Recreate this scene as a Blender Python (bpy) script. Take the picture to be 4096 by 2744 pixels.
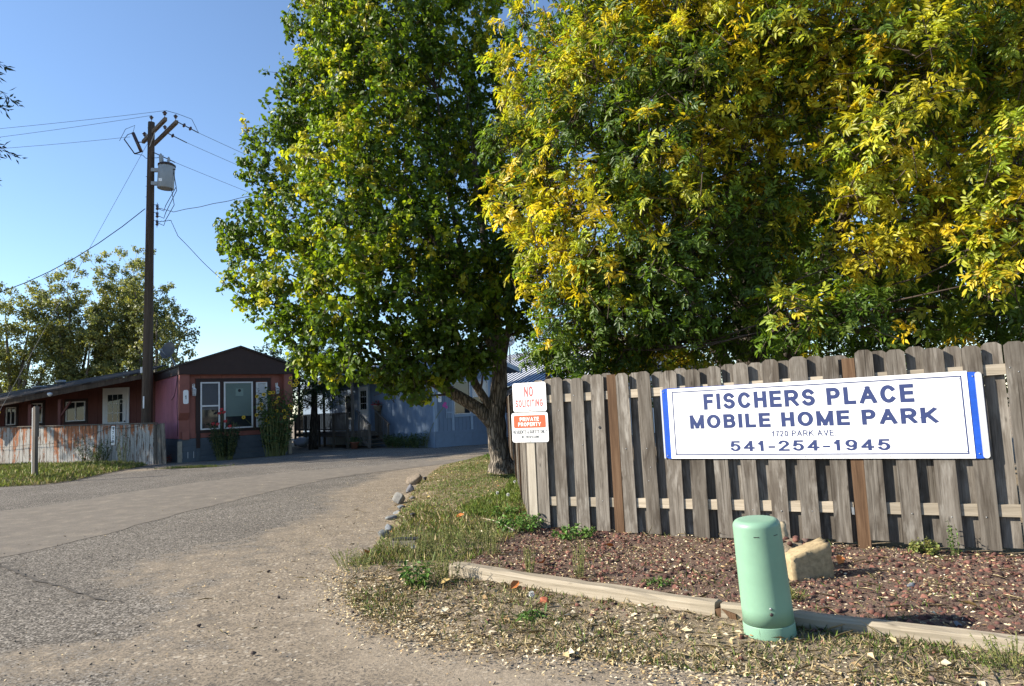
import bpy, math, random
import numpy as np
from mathutils import Vector, Matrix, noise as mnoise

sc = bpy.context.scene
COL = sc.collection
for o in list(bpy.data.objects):
    bpy.data.objects.remove(o)
rng = np.random.default_rng(11)
random.seed(5)
RAD = math.radians

# ------------------------------------------------------------------ camera
cam = bpy.data.cameras.new("camera")
cam.sensor_width = 36.0
cam.lens = 24.0
cam.clip_start = 0.05
cam.clip_end = 2000
camo = bpy.data.objects.new("camera", cam)
COL.objects.link(camo)
PITCH = math.atan(261 / 2731)
ROLL = RAD(2.6)
fw = Vector((0, math.cos(PITCH), math.sin(PITCH)))
r0 = Vector((1, 0, 0))
u0 = Vector((0, -math.sin(PITCH), math.cos(PITCH)))
rt = r0 * math.cos(ROLL) - u0 * math.sin(ROLL)
up = r0 * math.sin(ROLL) + u0 * math.cos(ROLL)
camo.matrix_world = Matrix(((rt.x, up.x, -fw.x, 0), (rt.y, up.y, -fw.y, 0), (rt.z, up.z, -fw.z, 1.5), (0, 0, 0, 1)))
sc.camera = camo

# ------------------------------------------------------------------ sky, sun, exposure
SUN_EL = RAD(30)
SUN_TO = (-0.998, -0.06)                      # horizontal direction towards the sun
world = bpy.data.worlds.new("World")
sc.world = world
world.use_nodes = True
wn = world.node_tree.nodes
sky = wn.new("ShaderNodeTexSky")
sky.sky_type = 'NISHITA'
sky.sun_disc = False
sky.sun_elevation = SUN_EL
sky.sun_rotation = math.atan2(SUN_TO[0], SUN_TO[1])
sky.altitude = 650
sky.air_density = 1.0
sky.dust_density = 0.12
sky.ozone_density = 3.0
world.node_tree.links.new(sky.outputs[0], wn["Background"].inputs[0])
wn["Background"].inputs[1].default_value = 0.095
sl = bpy.data.lights.new("sun", 'SUN')
sl.energy = 5.0
sl.angle = RAD(0.53)
sl.color = (1.0, 0.92, 0.79)
so = bpy.data.objects.new("sun", sl)
COL.objects.link(so)
tr = Vector((-SUN_TO[0] * math.cos(SUN_EL), -SUN_TO[1] * math.cos(SUN_EL), -math.sin(SUN_EL)))
so.rotation_euler = tr.to_track_quat('-Z', 'Y').to_euler()
so.location = (-20, 5, 30)
vs = sc.view_settings
vs.view_transform = 'Standard'
vs.look = 'None'
vs.exposure = 1.27
vs.gamma = 1.0

# ------------------------------------------------------------------ helpers: objects
def link(o):
    COL.objects.link(o)
    return o

def tag(o, label=None, cat=None, group=None, kind=None):
    if label: o["label"] = label
    if cat: o["category"] = cat
    if group: o["group"] = group
    if kind: o["kind"] = kind
    return o

def thing(name, label, cat, loc=(0, 0, 0), rz=0.0, group=None):
    o = link(bpy.data.objects.new(name, None))
    o.empty_display_size = 0.1
    o.location = loc
    o.rotation_euler = (0, 0, rz)
    return tag(o, label, cat, group)

def ob(name, me, mat, parent=None, loc=(0, 0, 0), rot=(0, 0, 0)):
    if mat is not None and not me.materials:
        me.materials.append(mat)
    o = link(bpy.data.objects.new(name, me))
    o.location = loc
    o.rotation_euler = rot
    if parent is not None:
        o.parent = parent
    return o

def fastmesh(name, V, F, colors=None, smooth=False):
    V = np.ascontiguousarray(V, dtype=np.float32)
    F = np.ascontiguousarray(F, dtype=np.int32)
    me = bpy.data.meshes.new(name)
    n, (m, k) = len(V), F.shape
    me.vertices.add(n)
    me.vertices.foreach_set("co", V.ravel())
    me.loops.add(m * k)
    me.loops.foreach_set("vertex_index", F.ravel())
    me.polygons.add(m)
    me.polygons.foreach_set("loop_start", np.arange(0, m * k, k, dtype=np.int32))
    if smooth:
        me.polygons.foreach_set("use_smooth", np.ones(m, dtype=bool))
    me.update(calc_edges=True)
    if colors is not None:
        ca = me.color_attributes.new("Col", 'FLOAT_COLOR', 'POINT')
        c = np.ones((n, 4), dtype=np.float32)
        c[:, :colors.shape[1]] = colors
        ca.data.foreach_set("color", c.ravel())
    return me

class MB:
    """collects shapes into ONE mesh"""
    def __init__(s): s.v = []; s.f = []; s.sm = []
    def add(s, vs_, fs, smooth=False):
        b = len(s.v)
        s.v += [tuple(v) for v in vs_]
        s.f += [tuple(i + b for i in f) for f in fs]
        s.sm += [smooth] * len(fs)
        return s
    def box(s, a, b):
        x0, y0, z0 = a; x1, y1, z1 = b
        return s.add([(x0,y0,z0),(x1,y0,z0),(x1,y1,z0),(x0,y1,z0),(x0,y0,z1),(x1,y0,z1),(x1,y1,z1),(x0,y1,z1)],
                     [(0,3,2,1),(4,5,6,7),(0,1,5,4),(1,2,6,5),(2,3,7,6),(3,0,4,7)])
    def hexa(s, p):
        return s.add(p, [(0,3,2,1),(4,5,6,7),(0,1,5,4),(1,2,6,5),(2,3,7,6),(3,0,4,7)])
    def bar(s, a, b, w, h, upv=(0, 0, 1)):
        a = Vector(a); b = Vector(b); d = (b - a).normalized(); u = Vector(upv)
        if abs(d.dot(u)) > .98: u = Vector((0, 1, 0))
        x = d.cross(u).normalized() * w / 2; y = x.cross(d).normalized() * h / 2
        return s.hexa([a-x-y, a+x-y, b+x-y, b-x-y, a-x+y, a+x+y, b+x+y, b-x+y])
    def prism(s, poly, y0, y1):
        """polygon in x,z pushed along y"""
        n = len(poly)
        v = [(p[0], y0, p[1]) for p in poly] + [(p[0], y1, p[1]) for p in poly]
        f = [tuple(range(n)), tuple(range(2*n-1, n-1, -1))]
        f += [(i, i+n, (i+1) % n + n, (i+1) % n) for i in range(n)]
        return s.add(v, f)
    def tube(s, pts, rad, n=8, cap=True, jit=0.0):
        pts = [Vector(p) for p in pts]
        if not hasattr(rad, '__len__'): rad = [rad] * len(pts)
        v = []; f = []
        prev = None
        for i, p in enumerate(pts):
            d = (pts[min(i+1, len(pts)-1)] - pts[max(i-1, 0)])
            d = d.normalized() if d.length > 1e-9 else Vector((0, 0, 1))
            if prev is None:
                a = d.cross(Vector((0, 0, 1)) if abs(d.z) < .9 else Vector((1, 0, 0))).normalized()
            else:
                a = (prev - d * prev.dot(d)).normalized()
            prev = a
            b = d.cross(a)
            for k in range(n):
                t = 2 * math.pi * k / n
                r = rad[i] * (1 + (random.uniform(-jit, jit) if jit else 0))
                v.append(p + (a * math.cos(t) + b * math.sin(t)) * r)
        for i in range(len(pts) - 1):
            for k in range(n):
                k2 = (k + 1) % n
                f.append((i*n+k, i*n+k2, (i+1)*n+k2, (i+1)*n+k))
        s.add(v, f, True)
        if cap:
            b0 = len(s.v) - len(v)
            s.f.append(tuple(b0 + k for k in range(n))[::-1]); s.sm.append(False)
            s.f.append(tuple(b0 + (len(pts)-1)*n + k for k in range(n))); s.sm.append(False)
        return s
    def lathe(s, prof, c=(0, 0, 0), n=24, axis=(0, 0, 1)):
        q = Vector((0, 0, 1)).rotation_difference(Vector(axis))
        c = Vector(c); v = []; f = []
        for r, z in prof:
            for k in range(n):
                t = 2 * math.pi * k / n
                v.append(c + q @ Vector((r*math.cos(t), r*math.sin(t), z)))
        m = len(prof)
        for i in range(m - 1):
            for k in range(n):
                k2 = (k+1) % n
                f.append((i*n+k, i*n+k2, (i+1)*n+k2, (i+1)*n+k))
        s.add(v, f, True)
        b0 = len(s.v) - len(v)
        s.f.append(tuple(b0 + k for k in range(n))[::-1]); s.sm.append(False)
        s.f.append(tuple(b0 + (m-1)*n + k for k in range(n))); s.sm.append(False)
        return s
    def mesh(s, name="mesh"):
        me = bpy.data.meshes.new(name)
        me.from_pydata(s.v, [], s.f)
        me.polygons.foreach_set("use_smooth", s.sm)
        me.update()
        return me
    def build(s, name, mat, parent=None, loc=(0, 0, 0), rot=(0, 0, 0)):
        return ob(name, s.mesh(name), mat, parent, loc, rot)

def rrect(x0, x1, z0, z1, r, n=5):
    p = []
    for cx, cz, a0 in ((x1-r, z0+r, -90), (x1-r, z1-r, 0), (x0+r, z1-r, 90), (x0+r, z0+r, 180)):
        for i in range(n+1):
            a = RAD(a0 + 90*i/n)
            p.append((cx + r*math.cos(a), cz + r*math.sin(a)))
    return p

# ------------------------------------------------------------------ helpers: materials
class NT:
    def __init__(s, name):
        s.m = bpy.data.materials.new(name); s.m.use_nodes = True
        s.t = s.m.node_tree; s.n = s.t.nodes
        s.b = s.n["Principled BSDF"]; s.out = s.n["Material Output"]
    def node(s, typ, **kw):
        nd = s.n.new(typ)
        for k, v in kw.items():
            if k.startswith('i_'):
                nd.inputs[k[2:].replace('_', ' ')].default_value = v
            else: setattr(nd, k, v)
        return nd
    def ln(s, a, b): s.t.links.new(a, b)
    def coord(s, kind='Object', scale=(1, 1, 1), rnd=True):
        tc = s.node('ShaderNodeTexCoord')
        vec = s.node('ShaderNodeNewGeometry').outputs['Position'] if kind == 'World' else tc.outputs[kind]
        mp = s.node('ShaderNodeMapping'); mp.inputs['Scale'].default_value = scale
        s.ln(vec, mp.inputs['Vector'])
        if rnd:
            oi = s.node('ShaderNodeObjectInfo')
            ml = s.node('ShaderNodeMath', operation='MULTIPLY'); ml.inputs[1].default_value = 37.0
            s.ln(oi.outputs['Random'], ml.inputs[0])
            s.ln(ml.outputs[0], mp.inputs['Location'])
        return mp.outputs[0]
    def noise(s, vec, scale, detail=4, rough=.55, dist=0):
        nd = s.node('ShaderNodeTexNoise'); nd.inputs['Scale'].default_value = scale
        nd.inputs['Detail'].default_value = detail; nd.inputs['Roughness'].default_value = rough
        nd.inputs['Distortion'].default_value = dist
        s.ln(vec, nd.inputs['Vector']); return nd.outputs['Fac']
    def ramp(s, fac, stops, interp='LINEAR'):
        nd = s.node('ShaderNodeValToRGB'); cr = nd.color_ramp; cr.interpolation = interp
        while len(cr.elements) < len(stops): cr.elements.new(.5)
        for e, (p, c) in zip(cr.elements, stops):
            e.position = p; e.color = (*c, 1) if len(c) == 3 else c
        s.ln(fac, nd.inputs[0]); return nd.outputs[0]
    def mix(s, fac, a, b, typ='MIX'):
        nd = s.node('ShaderNodeMix', data_type='RGBA', blend_type=typ)
        for sock, v in ((nd.inputs[0], fac), (nd.inputs[6], a), (nd.inputs[7], b)):
            if hasattr(v, 'is_linked'): s.ln(v, sock)
            elif isinstance(v, (int, float)): sock.default_value = v
            else: sock.default_value = (*v, 1)
        return nd.outputs[2]
    def math(s, op, a, b=None, clamp=False):
        nd = s.node('ShaderNodeMath', operation=op); nd.use_clamp = clamp
        for i, v in enumerate((a, b)):
            if v is None: continue
            if hasattr(v, 'is_linked'): s.ln(v, nd.inputs[i])
            else: nd.inputs[i].default_value = v
        return nd.outputs[0]
    def bump(s, h, strength=.3, dist=.01):
        nd = s.node('ShaderNodeBump'); nd.inputs['Strength'].default_value = strength
        nd.inputs['Distance'].default_value = dist
        s.ln(h, nd.inputs['Height']); s.ln(nd.outputs[0], s.b.inputs['Normal'])
    def fin(s, col=None, rough=.7, spec=.3, metal=0):
        if col is not None:
            if hasattr(col, 'is_linked'): s.ln(col, s.b.inputs['Base Color'])
            else: s.b.inputs['Base Color'].default_value = (*col, 1)
        if hasattr(rough, 'is_linked'): s.ln(rough, s.b.inputs['Roughness'])
        else: s.b.inputs['Roughness'].default_value = rough
        s.b.inputs['Specular IOR Level'].default_value = spec
        s.b.inputs['Metallic'].default_value = metal
        return s.m

def paint(name, col, rough=.55, var=.18, scale=4, spec=.3, metal=0, bump=.1, rnd=.08):
    t = NT(name); v = t.coord('Object')
    f = t.noise(v, scale, 6, .65)
    c = t.ramp(f, [(.25, tuple(x*(1-var) for x in col)), (.75, tuple(min(1, x*(1+var)) for x in col))])
    if rnd:
        oi = t.node('ShaderNodeObjectInfo')
        c = t.mix(1.0, c, t.ramp(oi.outputs['Random'], [(0, (1-rnd,)*3), (1, (1,)*3)]), 'MULTIPLY')
    if bump: t.bump(t.noise(v, scale*14, 3), bump, .004)
    return t.fin(c, rough, spec, metal)

def wood(name, c1, c2, c3, rough=.85, grain=(22, 22, 1.1), rnd=.35, knots=True, axis='z', bump=.7, blotch=False):
    t = NT(name)
    g = grain if axis == 'z' else ((grain[2], grain[0], grain[0]) if axis == 'x' else (grain[0], grain[2], grain[0]))
    v = t.coord('Object', g)
    f = t.noise(v, 1.0, 8, .68, .6)
    f2 = t.noise(t.coord('Object', tuple(x*4 for x in g)), 1.0, 4, .6)
    ff = t.math('ADD', t.math('MULTIPLY', f, .7), t.math('MULTIPLY', f2, .3))
    c = t.ramp(ff, [(.28, c1), (.48, c2), (.72, c3)])
    st = t.noise(t.coord('Object', tuple(x*.22 for x in g)), 1.0, 3, .6)
    c = t.mix(t.math('MULTIPLY', t.ramp(st, [(.42, (0,)*3), (.7, (1,)*3)]), .55), c, tuple(x*.5 for x in c2))
    if knots:
        vo = t.node('ShaderNodeTexVoronoi'); vo.inputs['Scale'].default_value = 1
        kk = (9, 9, 3.2) if axis == 'z' else (3.2, 9, 9)
        t.ln(t.coord('Object', kk), vo.inputs['Vector'])
        k = t.ramp(vo.outputs['Distance'], [(.04, (1,)*3), (.12, (0,)*3)])
        c = t.mix(t.math('MULTIPLY', k, .6), c, tuple(x*.45 for x in c1))
    if blotch:
        bl = t.noise(t.coord('Object', (7, 7, 1.6)), 1.0, 5, .6, .8)
        c = t.mix(t.math('MULTIPLY', t.ramp(bl, [(.46, (0,)*3), (.64, (1,)*3)]), .62), c, (.05, .038, .028))
        cr = t.noise(t.coord('Object', (60, 60, .7)), 1.0, 2, .5)
        c = t.mix(t.math('MULTIPLY', t.ramp(cr, [(.64, (0,)*3), (.68, (1,)*3)]), .75), c, (.03, .025, .02))
        sv = t.noise(t.coord('Object', (11, 11, 2.2)), 1.0, 4, .6)
        c = t.mix(t.math('MULTIPLY', t.ramp(sv, [(.58, (0,)*3), (.72, (1,)*3)]), .5), c, (.42, .4, .365))
    oi = t.node('ShaderNodeObjectInfo')
    c = t.mix(1.0, c, t.ramp(oi.outputs['Random'], [(0, (1-rnd, 1-rnd*1.05, 1-rnd*1.12)), (.5, (.9, .89, .87)), (1, (1.08, 1.06, 1.03))]), 'MULTIPLY')
    t.bump(ff, bump, .004)
    return t.fin(c, rough, .15)

def leafmat(name, trans=.38, rough=.42, spec=.45, tint=(1.5, 1.45, .6)):
    t = NT(name)
    a = t.node('ShaderNodeVertexColor', layer_name='Col')
    t.ln(a.outputs[0], t.b.inputs['Base Color'])
    t.b.inputs['Roughness'].default_value = rough
    t.b.inputs['Specular IOR Level'].default_value = spec
    tl = t.node('ShaderNodeBsdfTranslucent')
    t.ln(t.mix(1.0, a.outputs[0], tint, 'MULTIPLY'), tl.inputs[0])
    mx = t.node('ShaderNodeMixShader'); mx.inputs[0].default_value = trans
    t.ln(t.b.outputs[0], mx.inputs[1]); t.ln(tl.outputs[0], mx.inputs[2])
    t.ln(mx.outputs[0], t.out.inputs[0])
    return t.m

def vcolmat(name, rough=.9, spec=.1, nsc=60, nv=.35):
    t = NT(name)
    a = t.node('ShaderNodeVertexColor', layer_name='Col')
    f = t.noise(t.coord('Object', rnd=False), nsc, 3)
    c = t.mix(1.0, a.outputs[0], t.ramp(f, [(.3, (1-nv,)*3), (.7, (1+nv*.4,)*3)]), 'MULTIPLY')
    return t.fin(c, rough, spec)

def glass(name, col=(.02, .025, .03)):
    t = NT(name)
    return t.fin(col, .05, .5)

MT = {}
MT['board'] = wood('weathered_board', (.04, .033, .027), (.185, .165, .142), (.37, .345, .31), rnd=.42, blotch=True)
MT['rail'] = wood('weathered_rail', (.18, .15, .115), (.36, .31, .24), (.52, .46, .38), axis='x', rnd=.15)
MT['ptpost'] = wood('treated_post', (.045, .026, .015), (.115, .068, .04), (.2, .13, .08), rnd=.25)
MT['greypost'] = wood('pale_post', (.18, .155, .125), (.4, .36, .3), (.58, .54, .46), rnd=.1)
MT['timber'] = wood('landscape_timber', (.16, .13, .09), (.36, .31, .235), (.52, .46, .37), axis='x', rnd=.1, grain=(26, 26, .8))
MT['poleWood'] = wood('pole_wood', (.022, .016, .012), (.075, .055, .042), (.15, .115, .088), rnd=.05, grain=(14, 14, .5))
MT['deck'] = wood('deck_wood', (.06, .05, .04), (.15, .13, .11), (.24, .21, .18), rnd=.2)
MT['armWood'] = wood('crossarm_wood', (.07, .055, .04), (.17, .135, .1), (.28, .23, .18), axis='x', rnd=.1)
MT['white'] = paint('white_paint', (.75, .75, .74), .5, .06)
MT['vinyl'] = paint('white_vinyl', (.7, .7, .7), .4, .05)
def signwhite():
    t = NT('sign_white')
    f = t.noise(t.coord('Object', (14, 14, 1.1), rnd=False), 1.0, 5, .6)
    c = t.ramp(f, [(.4, (.86, .86, .86)), (.75, (.74, .735, .71))])
    d = t.noise(t.coord('Object', (60, 60, 60), rnd=False), 1.0, 2, .5)
    c = t.mix(t.math('MULTIPLY', t.ramp(d, [(.7, (0,)*3), (.74, (1,)*3)]), .35), c, (.45, .42, .38))
    t.bump(t.noise(t.coord('Object', (2.2, 2.2, 2.2), rnd=False), 1.0, 2), .25, .02)
    return t.fin(c, .38, .4)
MT['signWhite'] = signwhite()
MT['navy'] = paint('navy_print', (.035, .05, .14), .45, .08, bump=0, rnd=0)
MT['signBlue'] = paint('sign_blue', (.012, .075, .43), .4, .2, 12, .4, rnd=0)
MT['signGrey'] = paint('sign_grey', (.46, .47, .47), .4, .12, 12, .4, rnd=0)
MT['red'] = paint('sign_red', (.62, .1, .09), .4, .08, bump=0, rnd=0)
MT['orangeRed'] = paint('sign_orange_red', (.72, .1, .04), .4, .06, bump=0, rnd=0)
MT['black'] = paint('black_print', (.02, .02, .022), .5, .1, bump=0, rnd=0)
MT['darkMetal'] = paint('dark_metal', (.045, .035, .035), .5, .2, 10)
MT['galv'] = paint('galvanised', (.33, .34, .35), .45, .15, 10, .4, .6)
MT['porcelain'] = paint('brown_porcelain', (.05, .022, .02), .25, .2, 10, .6)
MT['xfmr'] = paint('transformer_grey', (.31, .34, .36), .5, .1, 6)
MT['cable'] = paint('cable_black', (.018, .018, .02), .6, .1, bump=0)
MT['cableGrey'] = paint('cable_grey', (.12, .12, .13), .5, .1, bump=0)
MT['yellow'] = paint('yellow_guard', (.75, .47, .03), .45, .1)
MT['green'] = paint('pedestal_green', (.18, .315, .222), .45, .13, 2.2, .35, bump=.03, rnd=0)
MT['brownFascia'] = paint('brown_fascia', (.045, .026, .022), .65, .15)
MT['brownTrim'] = paint('brown_trim', (.04, .022, .02), .6, .15)
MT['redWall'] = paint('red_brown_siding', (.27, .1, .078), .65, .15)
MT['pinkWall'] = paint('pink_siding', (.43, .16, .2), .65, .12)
MT['porchWall'] = paint('porch_siding', (.13, .045, .036), .7, .15)
MT['slate'] = paint('slate_skirt', (.09, .112, .135), .7, .18)
MT['blueWall'] = paint('blue_siding', (.15, .205, .285), .65, .1)
MT['blueTrim'] = paint('blue_trim', (.28, .36, .46), .6, .1)
MT['glass'] = glass('window_glass')
MT['blind'] = paint('blind', (.2, .27, .24), .6, .06, bump=0)  # dark greenish tint stands in for the reflection in the window
MT['dishGrey'] = paint('dish_grey', (.12, .125, .14), .45, .1)
MT['dishWhite'] = paint('dish_white', (.72, .72, .74), .4, .05)
MT['ribShade'] = paint('rib_shade', (.06, .075, .11), .5, .1, bump=0)  # dark colour paints the shadow stripes of the ribbed roof
MT['hemp'] = paint('guy_strand', (.16, .165, .17), .6, .1, bump=0)
MT['metalRoof'] = paint('metal_roof', (.55, .58, .63), .4, .06, 1.5, .5, 0, bump=0)
MT['cream'] = paint('cream_wall', (.62, .61, .6), .6, .06)
MT['lavender'] = paint('lavender_wall', (.45, .45, .5), .6, .06)
MT['terracotta'] = paint('terracotta', (.22, .09, .06), .8, .15)
MT['plastic'] = paint('plastic_bag', (.5, .52, .56), .3, .15, 12, .5)
MT['rubber'] = paint('black_plastic', (.02, .02, .022), .5, .1)
MT['concrete'] = paint('concrete', (.32, .28, .22), .9, .2, 12, .1, bump=.5)

def shingle(name, c):
    t = NT(name); v = t.coord('Object')
    br = t.node('ShaderNodeTexBrick'); t.ln(v, br.inputs['Vector'])
    br.inputs['Scale'].default_value = 4.0
    br.inputs['Color1'].default_value = (*c, 1)
    br.inputs['Color2'].default_value = (*[x*.75 for x in c], 1)
    br.inputs['Mortar'].default_value = (*[x*.35 for x in c], 1)
    br.inputs['Mortar Size'].default_value = .025
    n = t.noise(v, 40, 4)
    col = t.mix(1.0, br.outputs[0], t.ramp(n, [(.3, (.7,)*3), (.7, (1.15,)*3)]), 'MULTIPLY')
    t.bump(n, .5, .006)
    return t.fin(col, .9, .15)
MT['shingleBrown'] = shingle('brown_shingle', (.075, .062, .055))
MT['shingleBlue'] = shingle('blue_grey_shingle', (.27, .33, .42))

def barkmat(name, c1, c2, sc=1.0):
    t = NT(name)
    v = t.coord('Object', (9*sc, 9*sc, 1.7*sc), rnd=False)
    vo = t.node('ShaderNodeTexVoronoi', feature='DISTANCE_TO_EDGE'); vo.inputs['Scale'].default_value = 1.6
    d = t.noise(v, 1.5, 5)
    va = t.node('ShaderNodeVectorMath', operation='ADD')
    t.ln(v, va.inputs[0]); t.ln(d, va.inputs[1]); t.ln(va.outputs[0], vo.inputs['Vector'])
    r = t.ramp(vo.outputs['Distance'], [(.0, (0,)*3), (.22, (1,)*3)])
    n = t.noise(v, 4, 6, .7)
    c = t.mix(r, c1, c2)
    c = t.mix(1.0, c, t.ramp(n, [(.25, (.6,)*3), (.75, (1.25,)*3)]), 'MULTIPLY')
    h = t.math('ADD', r, t.math('MULTIPLY', n, .5))
    t.bump(h, .9, .03)
    return t.fin(c, .95, .1)
MT['barkPear'] = barkmat('pear_bark', (.07, .06, .05), (.25, .215, .175))
MT['barkAsh'] = barkmat('ash_bark', (.03, .025, .02), (.10, .085, .07))
MT['barkPoplar'] = barkmat('poplar_bark', (.12, .11, .095), (.28, .26, .23))
MT['twig'] = paint('twig_bark', (.075, .055, .042), .9, .25, 12)
MT['leafPear'] = leafmat('pear_leaf', .44, .45, .25)
MT['leafAsh'] = leafmat('ash_leaf', .44, .42, .32)
MT['leafFar'] = leafmat('far_leaf', .32, .5, .3)
MT['leafGround'] = leafmat('ground_leaf', .25, .6, .25, (1.1, 1.1, .7))
MT['litter'] = vcolmat('litter', .85, .15, 60, .2)
MT['rock'] = vcolmat('rock', .95, .1, 30, .3)

# ------------------------------------------------------------------ helpers: foliage
def unit(a):
    return a / np.maximum(np.linalg.norm(a, axis=-1, keepdims=True), 1e-9)
def rdir(n, r=rng):
    return unit(r.normal(size=(n, 3)))

def leaves(P, A, N, L, W, C, fold=.18, shape='diamond', curl=.12):
    """folded leaf blades: P base, A axis, N face normal"""
    P = np.asarray(P, float); n = len(P)
    A = unit(A); S = unit(np.cross(A, N)); N = unit(np.cross(S, A))
    L = np.broadcast_to(L, (n,))[:, None]; W = np.broadcast_to(W, (n,))[:, None]
    C = np.broadcast_to(C, (n, 3))
    tip = P + A*L - N*L*curl
    if shape == 'diamond':
        m = P + A*L*.42 + N*W*fold
        V = np.stack([P, m + S*W*.5, tip, m - S*W*.5], 1).reshape(-1, 3)
        i = np.arange(n)[:, None]*4
        F = np.concatenate([i + [0, 1, 2], i + [0, 2, 3]], 1).reshape(-1, 3)
        k = 4
    elif shape == 'kite':
        m = P + A*L*.42 + N*W*fold
        V = np.stack([P, m + S*W*.5, tip, m - S*W*.5], 1).reshape(-1, 3)
        F = np.arange(n)[:, None]*4 + np.arange(4)
        k = 4
    else:
        a1 = P + A*L*.25 + N*W*fold*.8; a2 = P + A*L*.62 + N*W*fold - N*L*curl*.3
        V = np.stack([P, a1 + S*W*.42, a2 + S*W*.42, tip, a2 - S*W*.42, a1 - S*W*.42], 1).reshape(-1, 3)
        i = np.arange(n)[:, None]*6
        F = np.concatenate([i + [0, 1, 2, 3], i + [0, 3, 4, 5]], 1).reshape(-1, 4)
        k = 6
    return V, F, np.repeat(C, k, 0)

def joinparts(parts):
    Vs, Fs, Cs = [], [], []; b = 0
    for V, F, C in parts:
        Vs.append(V); Fs.append(F + b); Cs.append(C); b += len(V)
    return np.concatenate(Vs), np.concatenate(Fs), np.concatenate(Cs)

def vnoise(P, s, seed=0.0):
    """cheap smooth value field from sines"""
    x, y, z = P[:, 0]*s + seed, P[:, 1]*s + seed*1.7, P[:, 2]*s - seed*.6
    return (np.sin(x*1.3 + 1.1*np.sin(y*1.7 + z)) + np.sin(y*1.1 + 1.3*np.sin(z*1.9 - x)) + np.sin(z*1.5 + 1.2*np.sin(x*1.3 + y*.7))) / 3

def lobe_points(c, r, n, inner=.5, squash=(1, 1, 1)):
    d = rdir(n)
    rad = r * (inner + (1 - inner) * rng.random(n)**.5)
    rad = rad * (1 + .22*vnoise(d*3 + np.array(c), 1.4, r))
    return np.array(c) + d*rad[:, None]*np.array(squash), d

def twigmesh(mb, P0, P1, r0_=.008, r1_=.003):
    for a, b in zip(P0, P1):
        m = (Vector(a) + Vector(b))/2 + Vector((random.uniform(-.03, .03), random.uniform(-.03, .03), random.uniform(-.04, .01)))
        mb.tube([a, m, b], [r0_, (r0_+r1_)/2, r1_], 3, False)

def curve(a, b, bend=.2, n=6):
    a = Vector(a); b = Vector(b); d = b - a
    m = a + d*.5 + Vector((random.uniform(-.1, .1)*d.length, random.uniform(-.1, .1)*d.length, -bend*d.length*.35))
    out = []
    for i in range(n+1):
        t = i/n
        p = a*(1-t)**2 + m*2*t*(1-t) + b*t*t
        if 0 < i < n: p = p + Vector((random.uniform(-1, 1), random.uniform(-1, 1), random.uniform(-1, 1)))*d.length*.015
        out.append(p)
    return out

def limb_tubes(mb, limbs, n=10, jit=.05):
    """limbs: list of [(x,y,z,r),...]; returns sampled attachment points"""
    pts = []
    for lb in limbs:
        P = []; R = []
        for (a, b) in zip(lb[:-1], lb[1:]):
            for t in np.linspace(0, 1, 5)[:-1]:
                q = Vector(a[:3]).lerp(Vector(b[:3]), t)
                P.append(q + Vector((random.uniform(-.012, .012), random.uniform(-.012, .012), 0))); R.append(a[3]*(1-t) + b[3]*t)
        P.append(Vector(lb[-1][:3])); R.append(lb[-1][3])
        mb.tube(P, R, n, True, jit)
        pts += [(p, r) for p, r in zip(P, R)]
    return pts

def attach(mb, pts, c, rmax=.05, n=6):
    c = Vector(c); best = None
    for p, r in pts:
        if p.z > c.z + .1: continue
        d = (c - p).length + max(0, .8 - (c.z - p.z))*.6
        if best is None or d < best[0]: best = (d, p, r)
    if best is None: best = (0, pts[0][0], pts[0][1])
    _, p, r = best
    cv = curve(p, c, .25)
    r = min(r*.7, rmax)
    mb.tube(cv, [r*(1-t) + .008*t for t in np.linspace(0, 1, len(cv))], n, True, .04)
    return [(q, .02) for q in cv[2:]]

# ================================================================== THE GROUND
VERGE = np.array([(-.2, 24.98), (-1.33, 21.7), (-2.16, 18.89), (-2.25, 15.27), (-2.12, 12.63), (-1.95, 10.38), (-1.84, 8.91), (-1.77, 7.81),
                  (-1.76, 7.08), (-1.68, 6.37), (-1.4, 5.61), (-1.07, 5.06), (-.58, 4.63), (-.01, 4.33), (.69, 4.0), (1.29, 3.72), (1.81, 3.45),
                  (3.2, 2.7), (6.5, 1.0), (14, 1.0), (14, 24.98)])
LVERGE = np.array([(-30, 18.3), (-13.85, 18.45), (-12.85, 18.55), (-12.62, 19.63), (-13.05, 21.95), (-13.3, 23.33), (-13.62, 24.9), (-13.67, 26.05), (-21.4, 28.6), (-30, 31.3)])

def inside(poly, x, y):
    r = np.zeros(x.shape, bool); n = len(poly)
    for i in range(n):
        x0, y0 = poly[i]; x1, y1 = poly[(i+1) % n]
        if y0 == y1: continue
        c = ((y0 > y) != (y1 > y)) & (x < (x1-x0)*(y-y0)/(y1-y0) + x0)
        r ^= c
    return r

def pdist(poly, x, y, closed=True):
    d = np.full(x.shape, 1e9); n = len(poly)
    for i in range(n if closed else n-1):
        ax, ay = poly[i]; bx, by = poly[(i+1) % n]
        t = np.clip(((x-ax)*(bx-ax) + (y-ay)*(by-ay))/((bx-ax)**2 + (by-ay)**2), 0, 1)
        d = np.minimum(d, np.hypot(x-ax-t*(bx-ax), y-ay-t*(by-ay)))
    return d

def sstep(a, b, x):
    t = np.clip((x-a)/(b-a), 0, 1); return t*t*(3-2*t)

def wob(x, y, s=1.0, k=0.):
    return (np.sin(x*s*1.7 + 2*np.sin(y*s*.9 + k)) + np.sin(y*s*1.3 + 1.6*np.sin(x*s*1.1 - k)))*.5

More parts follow.
